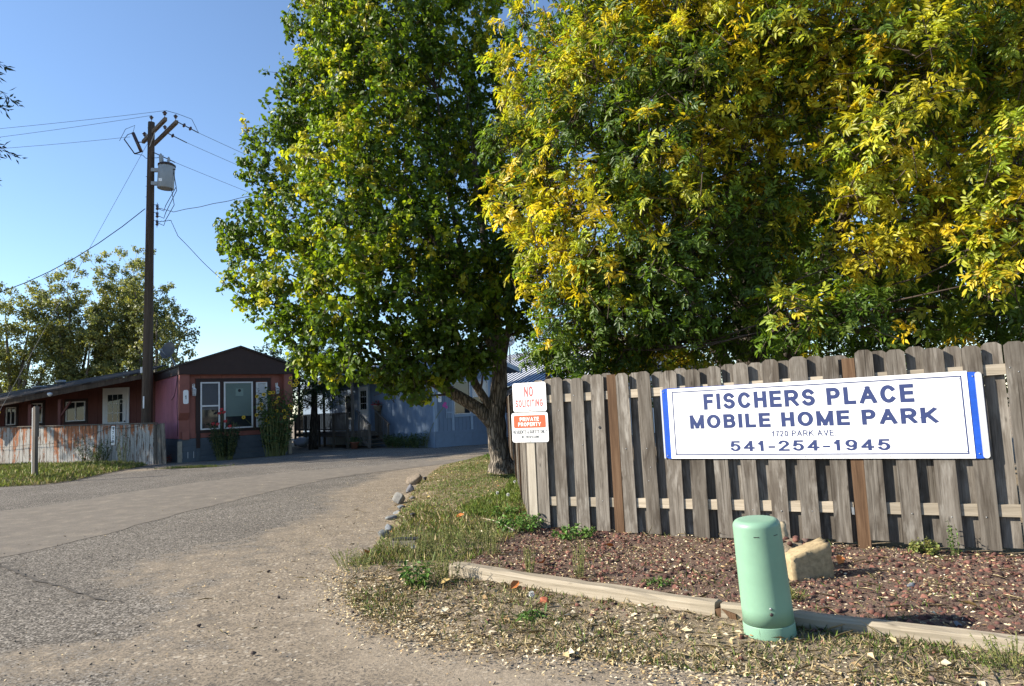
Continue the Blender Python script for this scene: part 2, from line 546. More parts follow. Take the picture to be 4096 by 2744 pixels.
def hgt(x, y):
    x = np.asarray(x, float); y = np.asarray(y, float)
    s = np.where(inside(VERGE, x, y), 1, -1)*pdist(VERGE, x, y) + .1*wob(x, y, 2.3)
    top = .012 + .075*sstep(.6, -.8, x)*sstep(7.2, 9.5, y)
    h = top*sstep(0, .7, s) + .008*wob(x, y, 5.1, 1)*sstep(.1, .5, s)
    s2 = np.where(inside(LVERGE, x, y), 1, -1)*pdist(LVERGE, x, y) + .15*wob(x, y, 1.7, 3)
    return np.where(s2 > 0, .16*sstep(0, 1.3, s2) + .02*wob(x, y, 3, 2)*sstep(0, 1, s2), h)

def gridmesh(name, x0, x1, y0, y1, st, zf, attr=None, keep=None):
    xs = np.arange(x0, x1+1e-6, st); ys = np.arange(y0, y1+1e-6, st)
    X, Y = np.meshgrid(xs, ys); Z = zf(X, Y)
    V = np.stack([X, Y, Z], -1).reshape(-1, 3)
    nx, ny = len(xs), len(ys)
    i = (np.arange(ny-1)[:, None]*nx + np.arange(nx-1)[None, :]).ravel()
    F = np.stack([i, i+1, i+nx+1, i+nx], 1)
    if keep is not None:
        k = keep(X, Y).ravel(); F = F[k[F].any(1)]
    C = attr(X, Y).reshape(-1, 3) if attr else None
    return fastmesh(name, V, F, C, True)

def groundmat(name, mode):
    t = NT(name); v = t.coord('World', rnd=False)
    big = t.noise(v, .55, 5, .6, .4); mid = t.noise(v, 3.2, 6, .65); fine = t.noise(v, 38, 4, .7)
    vo = t.node('ShaderNodeTexVoronoi'); vo.inputs['Scale'].default_value = 78; t.ln(v, vo.inputs['Vector'])
    vo2 = t.node('ShaderNodeTexVoronoi'); vo2.inputs['Scale'].default_value = 44; t.ln(v, vo2.inputs['Vector'])
    speck = t.node('ShaderNodeSeparateColor'); t.ln(vo.outputs['Color'], speck.inputs[0])
    speck2 = t.node('ShaderNodeSeparateColor'); t.ln(vo2.outputs['Color'], speck2.inputs[0])
    dust = t.ramp(mid, [(.25, (.185, .152, .114)), (.5, (.245, .202, .152)), (.8, (.305, .255, .196))])
    dust = t.mix(1.0, dust, t.ramp(fine, [(.3, (.72,)*3), (.7, (1.18,)*3)]), 'MULTIPLY')
    dust = t.mix(t.ramp(speck.outputs[0], [(.66, (0,)*3), (.84, (.85,)*3)]), dust, (.10, .088, .075))
    dust = t.mix(t.ramp(speck2.outputs[1], [(.965, (0,)*3), (.98, (.7,)*3)]), dust, (.09, .08, .07))
    dust = t.mix(t.ramp(speck2.outputs[2], [(.95, (0,)*3), (.97, (.7,)*3)]), dust, (.42, .37, .3))
    chip = t.ramp(speck.outputs[0], [(0, (.04, .036, .031)), (.45, (.118, .105, .09)), (.8, (.218, .196, .168)), (1, (.37, .335, .29))])
    chip = t.mix(1.0, chip, t.ramp(big, [(.3, (.82,)*3), (.7, (1.12,)*3)]), 'MULTIPLY')
    smooth = t.ramp(t.math('ADD', t.math('MULTIPLY', mid, .6), t.math('MULTIPLY', fine, .4)), [(.3, (.12, .105, .088)), (.7, (.2, .178, .15))])
    smooth = t.mix(t.ramp(speck.outputs[1], [(.7, (0,)*3), (.9, (.6,)*3)]), smooth, (.11, .1, .095))
    if mode == 'dust':
        c = dust
    elif mode == 'smooth':
        c = t.mix(t.ramp(mid, [(.52, (0,)*3), (.75, (.7,)*3)]), smooth, dust)
    else:
        a = t.node('ShaderNodeVertexColor', layer_name='Col')
        sp = t.node('ShaderNodeSeparateColor'); t.ln(a.outputs[0], sp.inputs[0])
        nz = t.math('ADD', t.math('MULTIPLY', mid, .62), t.math('MULTIPLY', fine, .38))
        m = t.math('ADD', sp.outputs[0], t.math('MULTIPLY', t.math('SUBTRACT', nz, .5), 1.7))
        c = t.mix(t.ramp(m, [(.36, (0,)*3), (.62, (1,)*3)]), chip, dust)
        c = t.mix(t.math('MULTIPLY', sp.outputs[1], .75), c, (.06, .055, .05))
        c = t.mix(t.math('MULTIPLY', sp.outputs[2], .6), c, t.mix(fine, (.24, .2, .152), (.34, .285, .22)))
    h = t.math('ADD', t.math('MULTIPLY', speck.outputs[0], .5), t.math('ADD', t.math('MULTIPLY', fine, .5), mid))
    t.bump(h, .8 if mode != 'smooth' else .35, .015)
    return t.fin(c, .95, .08)

# far ground sheet
g = MB().add([(-400, -60, -.03), (400, -60, -.03), (400, 700, -.03), (-400, 700, -.03)], [(0, 1, 2, 3)])
tag(g.build("ground", groundmat("ground_dirt", 'dust')), kind="structure")

DARKLINE = np.array([(-9, 10.3), (-5.87, 7.87), (-5.04, 7.17), (-4.37, 6.66), (-3.78, 6.2)])
TRACK = np.array([(-1.75, 7.2), (-1.72, 5.9), (-1.3, 4.9), (-.5, 4.2), (.6, 3.6), (1.6, 3.05), (3.2, 2.2)])
def roadattr(X, Y):
    # dust lies over the chip seal near the verge and in the tyre-swept apron
    dv = pdist(VERGE, X, Y)
    d = sstep(2.6, .4, dv)*.75
    d = np.maximum(d, .62*np.exp(-(((X+3.2)/1.7)**2 + ((Y-7.2)/1.6)**2)))
    d = np.maximum(d, .85*np.exp(-(((X+1.2)/1.6)**2 + ((Y-4.2)/1.0)**2)))
    d = np.maximum(d, .6*np.exp(-(((X+2.6)/1.8)**2 + ((Y-4.6)/.7)**2)))
    d = np.maximum(d, sstep(4.4, 3.4, Y)*.6*sstep(-3.8, -1, X))
    d = np.maximum(d, .95*np.exp(-(((X+12.2)/2.2)**2 + ((Y-23.8)/1.2)**2)))
    d = np.maximum(d, .28*np.ones_like(X)*sstep(14, 20, Y))
    d = np.clip(d + .12*wob(X, Y, 1.1), 0, 1)
    ln = sstep(.09, .02, pdist(DARKLINE, X, Y, False) + .03*wob(X, Y, 6))*.8
    pot = .55*np.exp(-(((X+1.55)/.5)**2 + ((Y-4.05)/.14)**2))
    trk = np.zeros_like(X)
    for q in (TRACK, TRACK + np.array([.34, -.42])):
        trk = np.maximum(trk, sstep(.16, .05, pdist(q, X, Y, False) + .05*wob(X, Y, 3)))
    return np.stack([d, np.maximum(ln, pot), trk], -1)
road = ob("road", gridmesh("road", -40, 9, -4, 30, .2, lambda X, Y: .012*wob(X, Y, .8) - .004, roadattr), groundmat("road_chip_seal", 'road'))
tag(road, kind="structure")

# dark line and cracks in the old surface
def ribbon(name, pl, w, zc, mat, n=120):
    q = dens(pl, n); d = np.gradient(q, axis=0); d = d/np.linalg.norm(d, axis=1, keepdims=True); nn = np.stack([-d[:, 1], d[:, 0]], 1)
    ww = w*(.6 + .5*np.abs(wob(q[:, 0], q[:, 1], 9)))[:, None]*np.sin(np.linspace(.25, math.pi-.02, n))[:, None]
    q = q + .02*np.stack([wob(q[:, 0], q[:, 1], 11), wob(q[:, 1], q[:, 0], 13)], 1)
    zz = .012*wob(q[:, 0], q[:, 1], .8) - .004 + zc
    V = np.concatenate([np.column_stack([q + nn*ww, zz]), np.column_stack([q - nn*ww, zz])])
    i = np.arange(n-1); F = np.stack([i, i+n, i+n+1, i+1], 1)
    return tag(ob(name, fastmesh(name, V, F, None, True), mat), kind="structure")
def dens(pl, n=150):
    pl = np.array(pl); t = np.linspace(0, len(pl)-1, n)
    return np.stack([np.interp(t, np.arange(len(pl)), pl[:, k]) for k in (0, 1)], 1)
ROADLINE = paint('dark_road_line', (.085, .077, .068), .9, .3, 20, .1)
ribbon("road_dark_line", [(-8.4, 9.9), (-7.2, 8.9), (-5.87, 7.87), (-5.04, 7.17), (-4.37, 6.66), (-3.78, 6.2), (-3.3, 5.95)], .022, .009, ROADLINE)
ribbon("road_crack", [(-4.9, 16.6), (-4.3, 17.2), (-3.5, 17.9), (-2.7, 18.4)], .022, .021, ROADLINE)
ribbon("road_crack", [(-11.2, 22.3), (-10.1, 21.9), (-9.1, 21.6)], .03, .009, ROADLINE)

# smooth patched band of asphalt
low = [(-14, 3.4), (-6.9, 6.9), (-6.24, 8.36), (-5.87, 9.72), (-5.58, 12.14), (-5.18, 14.73), (-4.79, 16.31), (-3.9, 17.9), (-2.2, 19.8), (.5, 21.4)]
upp = [(-18, 5.5), (-11.5, 10.3), (-9.83, 13.13), (-9.16, 14.3), (-8.68, 16.31), (-7.7, 18.17), (-6.2, 19.6), (-4.1, 20.5), (-2.4, 21.4), (.5, 22.4)]
def dens(pl, n=150):
    pl = np.array(pl); t = np.linspace(0, len(pl)-1, n)
    return np.stack([np.interp(t, np.arange(len(pl)), pl[:, k]) for k in (0, 1)], 1)
A_, B_ = dens(low), dens(upp)
A_ = A_ + .05*np.stack([wob(A_[:, 0], A_[:, 1], 4), wob(A_[:, 1], A_[:, 0], 5)], 1)
B_ = B_ + .07*np.stack([wob(B_[:, 0], B_[:, 1], 3), wob(B_[:, 1], B_[:, 0], 4)], 1)
rows = [A_*(1-t) + B_*t for t in np.linspace(0, 1, 9)]
V = np.concatenate([np.column_stack([r, .012*wob(r[:, 0], r[:, 1], .8) - .004 + (.012 if 0 < k < 8 else .004)]) for k, r in enumerate(rows)])
i = (np.arange(8)[:, None]*150 + np.arange(149)[None, :]).ravel()
F = np.stack([i, i+1, i+151, i+150], 1)[:, ::-1]
tag(ob("road_patch", fastmesh("road_patch", V, F, None, True), groundmat("road_patch_asphalt", 'smooth')), kind="structure")

def soilmat():
    t = NT("verge_soil"); v = t.coord('World', rnd=False)
    n = t.noise(v, 4, 6, .65); f = t.noise(v, 45, 4, .7)
    c = t.ramp(t.math('ADD', t.math('MULTIPLY', n, .5), t.math('MULTIPLY', f, .5)), [(.3, (.10, .076, .052)), (.5, (.21, .168, .118)), (.72, (.34, .28, .205))])
    t.bump(f, .8, .02)
    return t.fin(c, .95, .05)
SOIL = soilmat()
tag(ob("verge_soil", gridmesh("verge_soil", -2.6, 9, 1.0, 25.2, .1, lambda X, Y: hgt(X, Y) - .012*(hgt(X, Y) < .004) + .002, None, lambda X, Y: inside(VERGE, X, Y)), SOIL), kind="structure")
tag(ob("roadside_bank", gridmesh("roadside_bank", -30, -12.4, 18, 31.4, .2, lambda X, Y: hgt(X, Y) - .02, None, lambda X, Y: inside(LVERGE, X, Y)), SOIL), kind="structure")

# ================================================================== BOARD FENCE WITH THE SIGN
FC = np.array([.255, 8.571]); FE = np.array([.856, -.517]); FN = np.array([.517, .856])
FRZ = math.atan2(FE[1], FE[0])
def fence_xy(u, v=0.0):
    return FC + FE*u + FN*v

fence = thing("board_fence", "weathered grey shadowbox board fence with dog-eared tops behind the long sign", "fence", (FC[0], FC[1], 0), FRZ)
def picket_mesh(w, h, t, rs):
    c = w*.24
    p = [(-w/2, 0), (w/2, 0), (w/2, h-c*.8), (w/2-c, h), (-w/2+c, h), (-w/2, h-c*.8)]
    m = MB()
    # split lengthwise with a slight cup so that the edges catch light
    b = MB(); b.prism(p, -t/2, t/2)
    v = []
    for (x, y, z) in b.v:
        v.append((x + .004*math.sin(z*2.1 + rs), y + .004*math.sin(z*1.3 + rs*2) , z))
    m.add(v, b.f)
    return m.mesh("board")
PK = [picket_mesh(.150 + .006*k, 1.815, .017, k*1.9) for k in range(4)]
for p in PK: p.materials.append(MT['board'])
PKB = [picket_mesh(.152 + .003*k, 1.815, .017, k*2.3) for k in range(4)]
for p in PKB: p.materials.append(MT['board'])

def board(me, parent, u, v, z, lean=0.0, twist=0.0, name="board"):
    return ob(name, me, None, parent, (u, v, z), (0, lean, twist))

front_u = [.075, .325, .6, .855, 1.195, 1.465, 1.735, 2.0, 2.26, 2.54, 2.815, 3.1, 3.385, 3.69, 3.975, 4.28, 4.565, 4.88, 5.16, 5.44, 5.72]
for k, u in enumerate(front_u):
    zt = .010*math.sin(u*2.1) + .016*u
    board(PK[k % 4], fence, u, -.0285, .01 + zt + random.uniform(-.018, .018), RAD(random.uniform(-.55, .55)), RAD(random.uniform(-1.2, 1.2)))
back_u = [.2, .46, .73, .965, 1.33, 1.6, 1.87, 2.13, 2.4, 2.68, 2.96, 3.24, 3.47, 3.83, 4.13, 4.42, 4.72, 5.02, 5.3, 5.58]
for k, u in enumerate(back_u):
    zt = .010*math.sin(u*2.1) + .016*u
    board(PKB[k % 4], fence, u, .0285, .012 + zt + random.uniform(-.015, .015), RAD(random.uniform(-.4, .4)), RAD(random.uniform(-.6, .6)))
for (z0, z1, nm) in ((.30, .405, 0), (1.545, 1.64, 1)):
    for a, b in ((-.04, .992), (1.112, 3.492), (3.626, 5.85)):
        m = MB()
        m.hexa([(a, -.019, z0 + .012*a), (b, -.019, z0 + .012*b), (b, .019, z0 + .012*b), (a, .019, z0 + .012*a),
                (a, -.019, z1 + .012*a), (b, -.019, z1 + .012*b), (b, .019, z1 + .012*b), (a, .019, z1 + .012*a)])
        m.build("rail", MT['rail'], fence)
for u, mt in ((1.052, 'ptpost'), (3.56, 'ptpost')):
    m = MB().box((u-.056, -.034, -.1), (u+.056, .064, 1.84))
    m.build("post", MT[mt], fence)
MB().box((-.132, -.03, -.1), (-.022, .08, 1.80)).build("post", MT['greypost'], fence)
# metal bracket on the post, nail heads and a knot hole
MB().box((3.475, -.0375, .33), (3.497, -.0345, .40)).build("bracket", MT['galv'], fence)
MB().lathe([(.0, 0), (.017, .001), (.015, .006)], (.875, -.0375, 1.23), 10, (0, -1, 0)).build("knot_hole", MT['black'], fence)
nails = [(.56, 1.62), (.64, 1.3), (.64, 1.03), (.86, .38), (1.19, .98), (1.44, .98), (1.47, .77), (1.44, .62), (.35, 1.45), (2.55, .34), (2.83, .34), (3.12, .35), (3.98, .36), (4.29, .34), (4.55, .35), (4.87, .37), (4.9, 1.62), (4.84, 1.66), (5.15, .35)]
for u, z in nails:
    MB().lathe([(.006, 0), (.005, .003), (.002, .004)], (u, -.0385, z), 6, (0, -1, 0)).build("nail", MT['galv'], fence)

# return leg of the fence running back past the tree
SD = math.atan2(10.5, -.33)
side = thing("return_fence", "sunlit side of the board fence running back from the corner past the tree trunk", "fence", (FC[0]-.09, FC[1]+.13, 0), SD)
for k in range(38):
    u = .06 + k*.277
    board(PK[k % 4], side, u, .0285, .01 + random.uniform(-.015, .015), RAD(random.uniform(-.5, .5)), RAD(random.uniform(-1.5, 1.5)))
    if k < 37: board(PKB[k % 4], side, u+.138, -.0285, .0 + random.uniform(-.015, .015), RAD(random.uniform(-.5, .5)), RAD(random.uniform(-1.5, 1.5)))
for z0, z1 in ((.30, .40), (1.54, 1.63)):
    MB().box((-.03, -.019, z0), (10.45, .019, z1)).build("rail", MT['rail'], side)
for u in (2.5, 5.0, 7.5, 10.1):
    MB().box((u-.05, -.02, -.1), (u+.05, .06, 1.82)).build("post", MT['ptpost'], side)

# ------------------------------------------------------------------ lettering: plain sans capitals drawn as strokes
def _arc(cx, cy, rx, ry, a0, a1, n=14):
    return [(cx + rx*math.cos(RAD(a0 + (a1-a0)*k/n)), cy + ry*math.sin(RAD(a0 + (a1-a0)*k/n))) for k in range(n+1)]
_V0 = [(0, 0), (0, 1)]; _V1 = [(1, 0), (1, 1)]
_BOWL = [(0, 1), (.6, 1)] + _arc(.6, .73, .4, .27, 90, -90, 10)[1:] + [(0, .46)]
GLY = {
 'A': (.80, [[(0, 0), (.5, 1)], [(1, 0), (.5, 1)], [(.2, .32), (.8, .32)]]),
 'B': (.68, [_V0, [(0, 1), (.6, 1)] + _arc(.6, .77, .33, .23, 90, -90, 10)[1:] + [(0, .54)], [(.5, .54), (.62, .54)] + _arc(.62, .27, .38, .27, 90, -90, 10)[1:] + [(0, 0)]]),
 'C': (.72, [_arc(.52, .5, .52, .5, 42, 318, 22)]),
 'D': (.72, [_V0, [(0, 1), (.42, 1)] + _arc(.42, .5, .58, .5, 90, -90, 16)[1:] + [(0, 0)]]),
 'E': (.62, [_V0, [(0, 1), (1, 1)], [(0, .52), (.92, .52)], [(0, 0), (1, 0)]]),
 'F': (.58, [_V0, [(0, 1), (1, 1)], [(0, .52), (.85, .52)]]),
 'G': (.76, [_arc(.52, .5, .52, .5, 42, 330, 22) + [(1, .25), (1, .45)], [(.58, .45), (1, .45)]]),
 'H': (.68, [_V0, _V1, [(0, .52), (1, .52)]]),
 'I': (.20, [[(.5, 0), (.5, 1)]]),
 'K': (.74, [_V0, [(0, .34), (.95, 1)], [(.32, .58), (1, 0)]]),
 'L': (.58, [_V0, [(0, 0), (1, 0)]]),
 'M': (.84, [_V0, _V1, [(0, 1), (.5, 0)], [(1, 1), (.5, 0)]]),
 'N': (.70, [_V0, _V1, [(0, 1), (1, 0)]]),
 'O': (.80, [_arc(.5, .5, .5, .5, 0, 360, 30)]),
 'P': (.66, [_V0, _BOWL]),
 'R': (.72, [_V0, _BOWL, [(.5, .46), (1, 0)]]),
 'S': (.66, [_arc(.5, .75, .46, .25, 25, 262, 14) + _arc(.5, .26, .5, .26, 82, -155, 14)]),
 'T': (.64, [[(0, 1), (1, 1)], [(.5, 0), (.5, 1)]]),
 'U': (.68, [[(0, 1), (0, .36)] + _arc(.5, .36, .5, .36, 180, 360, 14)[1:] + [(1, 1)]]),
 'V': (.76, [[(0, 1), (.5, 0)], [(1, 1), (.5, 0)]]),
 'Y': (.74, [[(0, 1), (.5, .46)], [(1, 1), (.5, .46)], [(.5, .46), (.5, 0)]]),
 '&': (.74, [[(1, 0), (.24, .72)] + _arc(.44, .83, .22, .17, 205, -30, 12)[1:] + [(.16, .44)] + _arc(.36, .22, .36, .22, 130, 330, 12)[1:] + [(.95, .48)]]),
 '0': (.58, [_arc(.5, .5, .5, .5, 0, 360, 26)]),
 '1': (.40, [[(.62, 0), (.62, 1)], [(.62, 1), (.05, .74)]]),
 '2': (.58, [_arc(.5, .72, .48, .28, 165, -25, 12) + [(0, 0)], [(0, 0), (1, 0)]]),
 '4': (.60, [[(.74, 0), (.74, 1)], [(.74, 1), (0, .3)], [(0, .27), (1, .27)]]),
 '5': (.58, [[(.92, 1), (.18, 1)], [(.18, 1), (.06, .5)], _arc(.48, .33, .5, .33, 130, -155, 16)]),
 '7': (.56, [[(0, 1), (1, 1)], [(1, 1), (.38, 0)]]),
 '9': (.58, [_arc(.5, .68, .48, .32, 0, 360, 20), [(.98, .68), (.92, .36)] + _arc(.46, .26, .46, .26, 10, -140, 10)]),
 '-': (.36, [[(0, .36), (1, .36)]]),
 '.': (.16, [[(.5, 0), (.5, .02)]]),
}
def stroke(mb, pts_, t, y, flat=True):
    """flat ribbon of width t along a polyline in x,z"""
    P = [Vector((p[0], p[1])) for p in pts_]; closed = (P[0]-P[-1]).length < 1e-6 and len(P) > 3
    n = len(P); Lf, Rt = [], []
    for i_ in range(n):
        if closed and i_ in (0, n-1): d0 = (P[-1]-P[-2]).normalized(); d1 = (P[1]-P[0]).normalized()
        else:
            d0 = (P[i_]-P[max(i_-1, 0)]); d1 = (P[min(i_+1, n-1)]-P[i_])
            d0 = (d0 if d0.length > 1e-9 else d1).normalized(); d1 = (d1 if d1.length > 1e-9 else d0).normalized()
        nn = Vector((-(d0.y+d1.y), d0.x+d1.x)); nn = nn.normalized() if nn.length > 1e-6 else Vector((-d0.y, d0.x))
        k = min(1/max(nn.dot(Vector((-d0.y, d0.x))), .5), 1.6)
        p = P[i_].copy()
        if not closed and i_ == 0: p -= d1*t/2
        if not closed and i_ == n-1: p += d0*t/2
        Lf.append(p + nn*t/2*k); Rt.append(p - nn*t/2*k)
    cl = lambda v: min(max(v, 0.0), 1.0)
    V = [(q.x, y, cl(q.y)) for q in Lf] + [(q.x, y, cl(q.y)) for q in Rt]
    mb.add(V, [(i_, i_+1, n+i_+1, n+i_) for i_ in range(n-1)])

def text(body, parent, mat, x0, x1, z0, z1, y, bold=.15, name="letter", depth=.0012, gap=.17):
    """capitals fitted into x0..x1, z0..z1; bold is the stroke width relative to the cap height"""
    gl = []; x = 0.0
    for ch in body:
        if ch == ' ': x += .42; continue
        w, strokes = GLY[ch]; w = max(w, bold); m = MB()
        for k, st_ in enumerate(strokes):
            q = [(x + bold/2 + p[0]*(w-bold), bold/2 + p[1]*(1-bold)) for p in st_]
            stroke(m, q, bold, -depth - .0002*k)
        gl.append(m); x += w + gap
    xs = [v[0] for m in gl for v in m.v]; mn, mx = min(xs), max(xs)
    for m in gl:
        m.v = [(x0 + (a_-mn)/(mx-mn)*(x1-x0), y + b_, z0 + c_*(z1-z0)) for a_, b_, c_ in m.v]
        o = m.build(name, mat, parent)
    return o

sg = thing("park_sign", "long white mobile home park sign with navy lettering and blue ends on the fence", "sign", tuple(fence_xy(0, -.0385)) + (0,), FRZ)
bk = MB().prism(rrect(1.64, 4.63, .866, 1.64, .07), -.012, 0)
bk.build("backing_panel", MT['signBlue'], sg)
MB().prism(rrect(4.575, 4.628, .868, 1.638, .026), -.0135, -.0122).build("silver_edge", MT['signGrey'], sg)
MB().prism(rrect(1.642, 1.66, .868, 1.638, .009), -.0135, -.0122).build("silver_edge", MT['signGrey'], sg)
MB().prism([(1.725, .868), (4.518, .868), (4.518, 1.652), (1.725, 1.632)], -.0165, -.0125).build("face_panel", MT['signWhite'], sg)
m = MB()
bx0, bx1, bz0, bz1 = 1.775, 4.475, .906, 1.6
w_ = .011
for a, b, c_, d_ in ((bx0, bx1, bz0, bz0+w_), (bx0, bx0+w_, bz0+w_, bz1-.0), (bx1-w_, bx1, bz0+w_, bz1+.012)):
    m.box((a, -.0178, c_), (b, -.0167, d_))
m.hexa([(bx0, -.0178, bz1-w_), (bx1, -.0178, bz1+.012-w_), (bx1, -.0167, bz1+.012-w_), (bx0, -.0167, bz1-w_), (bx0, -.0178, bz1), (bx1, -.0178, bz1+.012), (bx1, -.0167, bz1+.012), (bx0, -.0167, bz1)])
m.build("border_line", MT['navy'], sg)
text("FISCHERS PLACE", sg, MT['navy'], 2.122, 4.09, 1.39, 1.56, -.0168, .215)
text("MOBILE HOME PARK", sg, MT['navy'], 1.952, 4.27, 1.189, 1.336, -.0168, .22)
text("1720 PARK AVE.", sg, MT['navy'], 2.8, 3.398, 1.091, 1.15, -.0168, .155)
text("541-254-1945", sg, MT['navy'], 2.367, 3.856, .945, 1.051, -.0168, .17)
for u, z in [(1.8, 1.575), (2.33, 1.618), (3.05, 1.628), (3.85, 1.632), (4.455, 1.585), (1.79, .925), (2.37, .888), (3.1, .888), (3.85, .888), (4.46, .93), (1.8, 1.25), (4.455, 1.25), (1.68, 1.6), (1.685, .9), (4.55, .91), (4.56, 1.6)]:
    MB().lathe([(.006, 0), (.0055, .002), (.002, .0035)], (u, -.0165, z), 8, (0, -1, 0)).build("rivet", MT['galv'], sg)

s1 = thing("no_soliciting_sign", "small white sign with red NO SOLICITING lettering at the fence corner", "sign", tuple(fence_xy(0, -.0385)) + (0,), FRZ)
MB().prism(rrect(-.297, .183, 1.449, 1.811, .03), -.004, -.001).build("panel", MT['signWhite'], s1)
ring = MB()
o_, i_ = rrect(-.286, .172, 1.46, 1.80, .026), rrect(-.280, .166, 1.466, 1.794, .022)
n_ = len(o_)
ring.add([(p[0], -.0052, p[1]) for p in o_] + [(p[0], -.0052, p[1]) for p in i_], [(k, (k+1) % n_, n_+(k+1) % n_, n_+k) for k in range(n_)])
ring.build("border_line", MT['red'], s1)
text("NO", s1, MT['red'], -.13, 0, 1.634, 1.765, -.0042, .19)
text("SOLICITING", s1, MT['red'], -.262, .132, 1.507, 1.6, -.0042, .2)
for u, z in ((-.057, 1.785), (-.057, 1.475)):
    MB().lathe([(.008, 0), (.007, .003), (.003, .005)], (u, -.004, z), 8, (0, -1, 0)).build("bolt", MT['galv'], s1)
s2 = thing("private_property_sign", "white PRIVATE PROPERTY sign with orange-red banner under the no soliciting sign", "sign", tuple(fence_xy(0, -.0385)) + (0,), FRZ)
MB().prism(rrect(-.33, .192, 1.07, 1.438, .032), -.004, -.001).build("panel", MT['signWhite'], s2)
MB().prism(rrect(-.298, .160, 1.248, 1.404, .02), -.0056, -.0044).build("banner", MT['orangeRed'], s2)
text("PRIVATE", s2, MT['signWhite'], -.208, .067, 1.331, 1.381, -.0058, .2)
text("PROPERTY", s2, MT['signWhite'], -.234, .093, 1.269, 1.317, -.0058, .2)
text("RESIDENTS & GUESTS ONLY", s2, MT['black'], -.312, .17, 1.176, 1.222, -.0042, .19)
text("NO TRESPASSING", s2, MT['black'], -.194, .062, 1.12, 1.154, -.0042, .19)
for u, z in ((-.07, 1.42), (-.07, 1.085)):
    MB().lathe([(.008, 0), (.007, .003), (.003, .005)], (u, -.004, z), 8, (0, -1, 0)).build("bolt", MT['galv'], s2)
# short rail behind the sign ends so that they are held
MB().box((-.26, -.0, 1.15), (-.13, .03, 1.22)).build("sign_batten", MT['greypost'], fence)
MB().box((-.26, -.0, 1.60), (-.13, .03, 1.67)).build("sign_batten", MT['greypost'], fence)

# ================================================================== PEDESTAL, TIMBERS, STONES
pd = thing("utility_pedestal", "pale green plastic utility pedestal leaning by the timber edging", "pedestal", (1.548, 4.478, -.01))
pd.rotation_euler = (RAD(1.5), RAD(-3.4), 0)
MB().lathe([(.157, -.06), (.158, .02), (.157, .1), (.1555, .104)], n=40).build("base", MT['green'], pd)
prof = [(.155, .106), (.1535, .2), (.150, .45), (.146, .64), (.145, .70)]
for k in range(1, 9):
    a = RAD(90*k/8); prof.append((.145 - .04 + .04*math.cos(a), .70 + .04*math.sin(a)))
prof += [(.06, .742), (.02, .7425)]
MB().lathe(prof, n=48).build("cover", MT['green'], pd)
for a in (-112, -62):
    c_ = Vector((math.cos(RAD(a)), math.sin(RAD(a)), 0))
    tvec = Vector((-c_.y, c_.x, 0))
    p = c_*.1455 + Vector((0, 0, .655))
    MB().bar(p - tvec*.016, p + tvec*.016, .003, .004).build("slot", MT['black'], pd)
for z, mt, r in ((.222, 'galv', .008), (.188, 'darkMetal', .011)):
    a = RAD(-100)
    MB().lathe([(r, 0), (r, .003), (r*.5, .006)], (math.cos(a)*.1525, math.sin(a)*.1525, z), 10, (math.cos(a), math.sin(a), 0)).build("lock_bolt", MT[mt], pd)

def timber(a, b, w, h, label, split=False):
    a = Vector((*a, 0)); b = Vector((*b, 0)); L = (b-a).length
    t_ = thing("landscape_timber", label, "timber", (a.x, a.y, 0), math.atan2(b.y-a.y, b.x-a.x), "timbers edging the gravel bed")
    m = MB(); n = 14
    prof = [(-w/2, -.05), (w/2, -.05), (w/2, h-.02), (w/2-.02, h), (-w/2+.02, h), (-w/2, h-.02)]
    vv = []; k = len(prof)
    for i_ in range(n+1):
        x = L*i_/n
        for (py, pz) in prof:
            j = .006
            vv.append((x + (random.uniform(-.01, .01) if i_ in (0, n) else 0), py + random.uniform(-j, j), pz + random.uniform(-j, j) + .012*math.sin(x*1.2 + L)))
    ff = [(i_*k+q, (i_+1)*k+q, (i_+1)*k+(q+1) % k, i_*k+(q+1) % k) for i_ in range(n) for q in range(k)]
    ff += [tuple(range(k)), tuple(range(n*k, n*k+k))[::-1]]
    m.add(vv, ff)
    m.build("beam", MT['timber'], t_)
    return t_
timber((-.62, 6.42), (1.345, 4.90), .13, .115, "pale weathered landscape timber with its shaded end by the green weeds")
timber((1.375, 4.875), (3.2, 3.75), .12, .092, "low landscape timber passing behind the green pedestal")
timber((3.23, 3.73), (5.4, 2.36), .12, .075, "landscape timber continuing the edging past the far end of the sign")
# dark rotten notch at the joint
nt = MB(); NO_ = (-.02, -.235)
nt.add([(x_+NO_[0], y_+NO_[1], z_) for x_, y_, z_ in [(1.30, 5.13, .0), (1.45, 5.0, .0), (1.44, 4.99, .05), (1.37, 5.05, .075), (1.29, 5.12, .055), (1.35, 5.19, .0), (1.5, 5.06, .0), (1.49, 5.05, .05), (1.42, 5.11, .075), (1.34, 5.18, .055)]],
       [(0, 1, 2, 3, 4), (9, 8, 7, 6, 5), (0, 5, 6, 1), (1, 6, 7, 2), (2, 7, 8, 3), (3, 8, 9, 4), (4, 9, 5, 0)])
tag(nt.build("rotten_wood_splinter", MT['ptpost']), "dark rotten splinter of wood in the joint between two timbers", "wood splinter")

# ico rock generator
def ico(sub):
    import bmesh
    bm = bmesh.new(); bmesh.ops.create_icosphere(bm, subdivisions=sub, radius=1)
    V = np.array([v.co[:] for v in bm.verts]); F = np.array([[v.index for v in f.verts] for f in bm.faces]); bm.free()
    return V, F
ICO1, ICO2, ICO3 = ico(1), ico(2), ico(3)

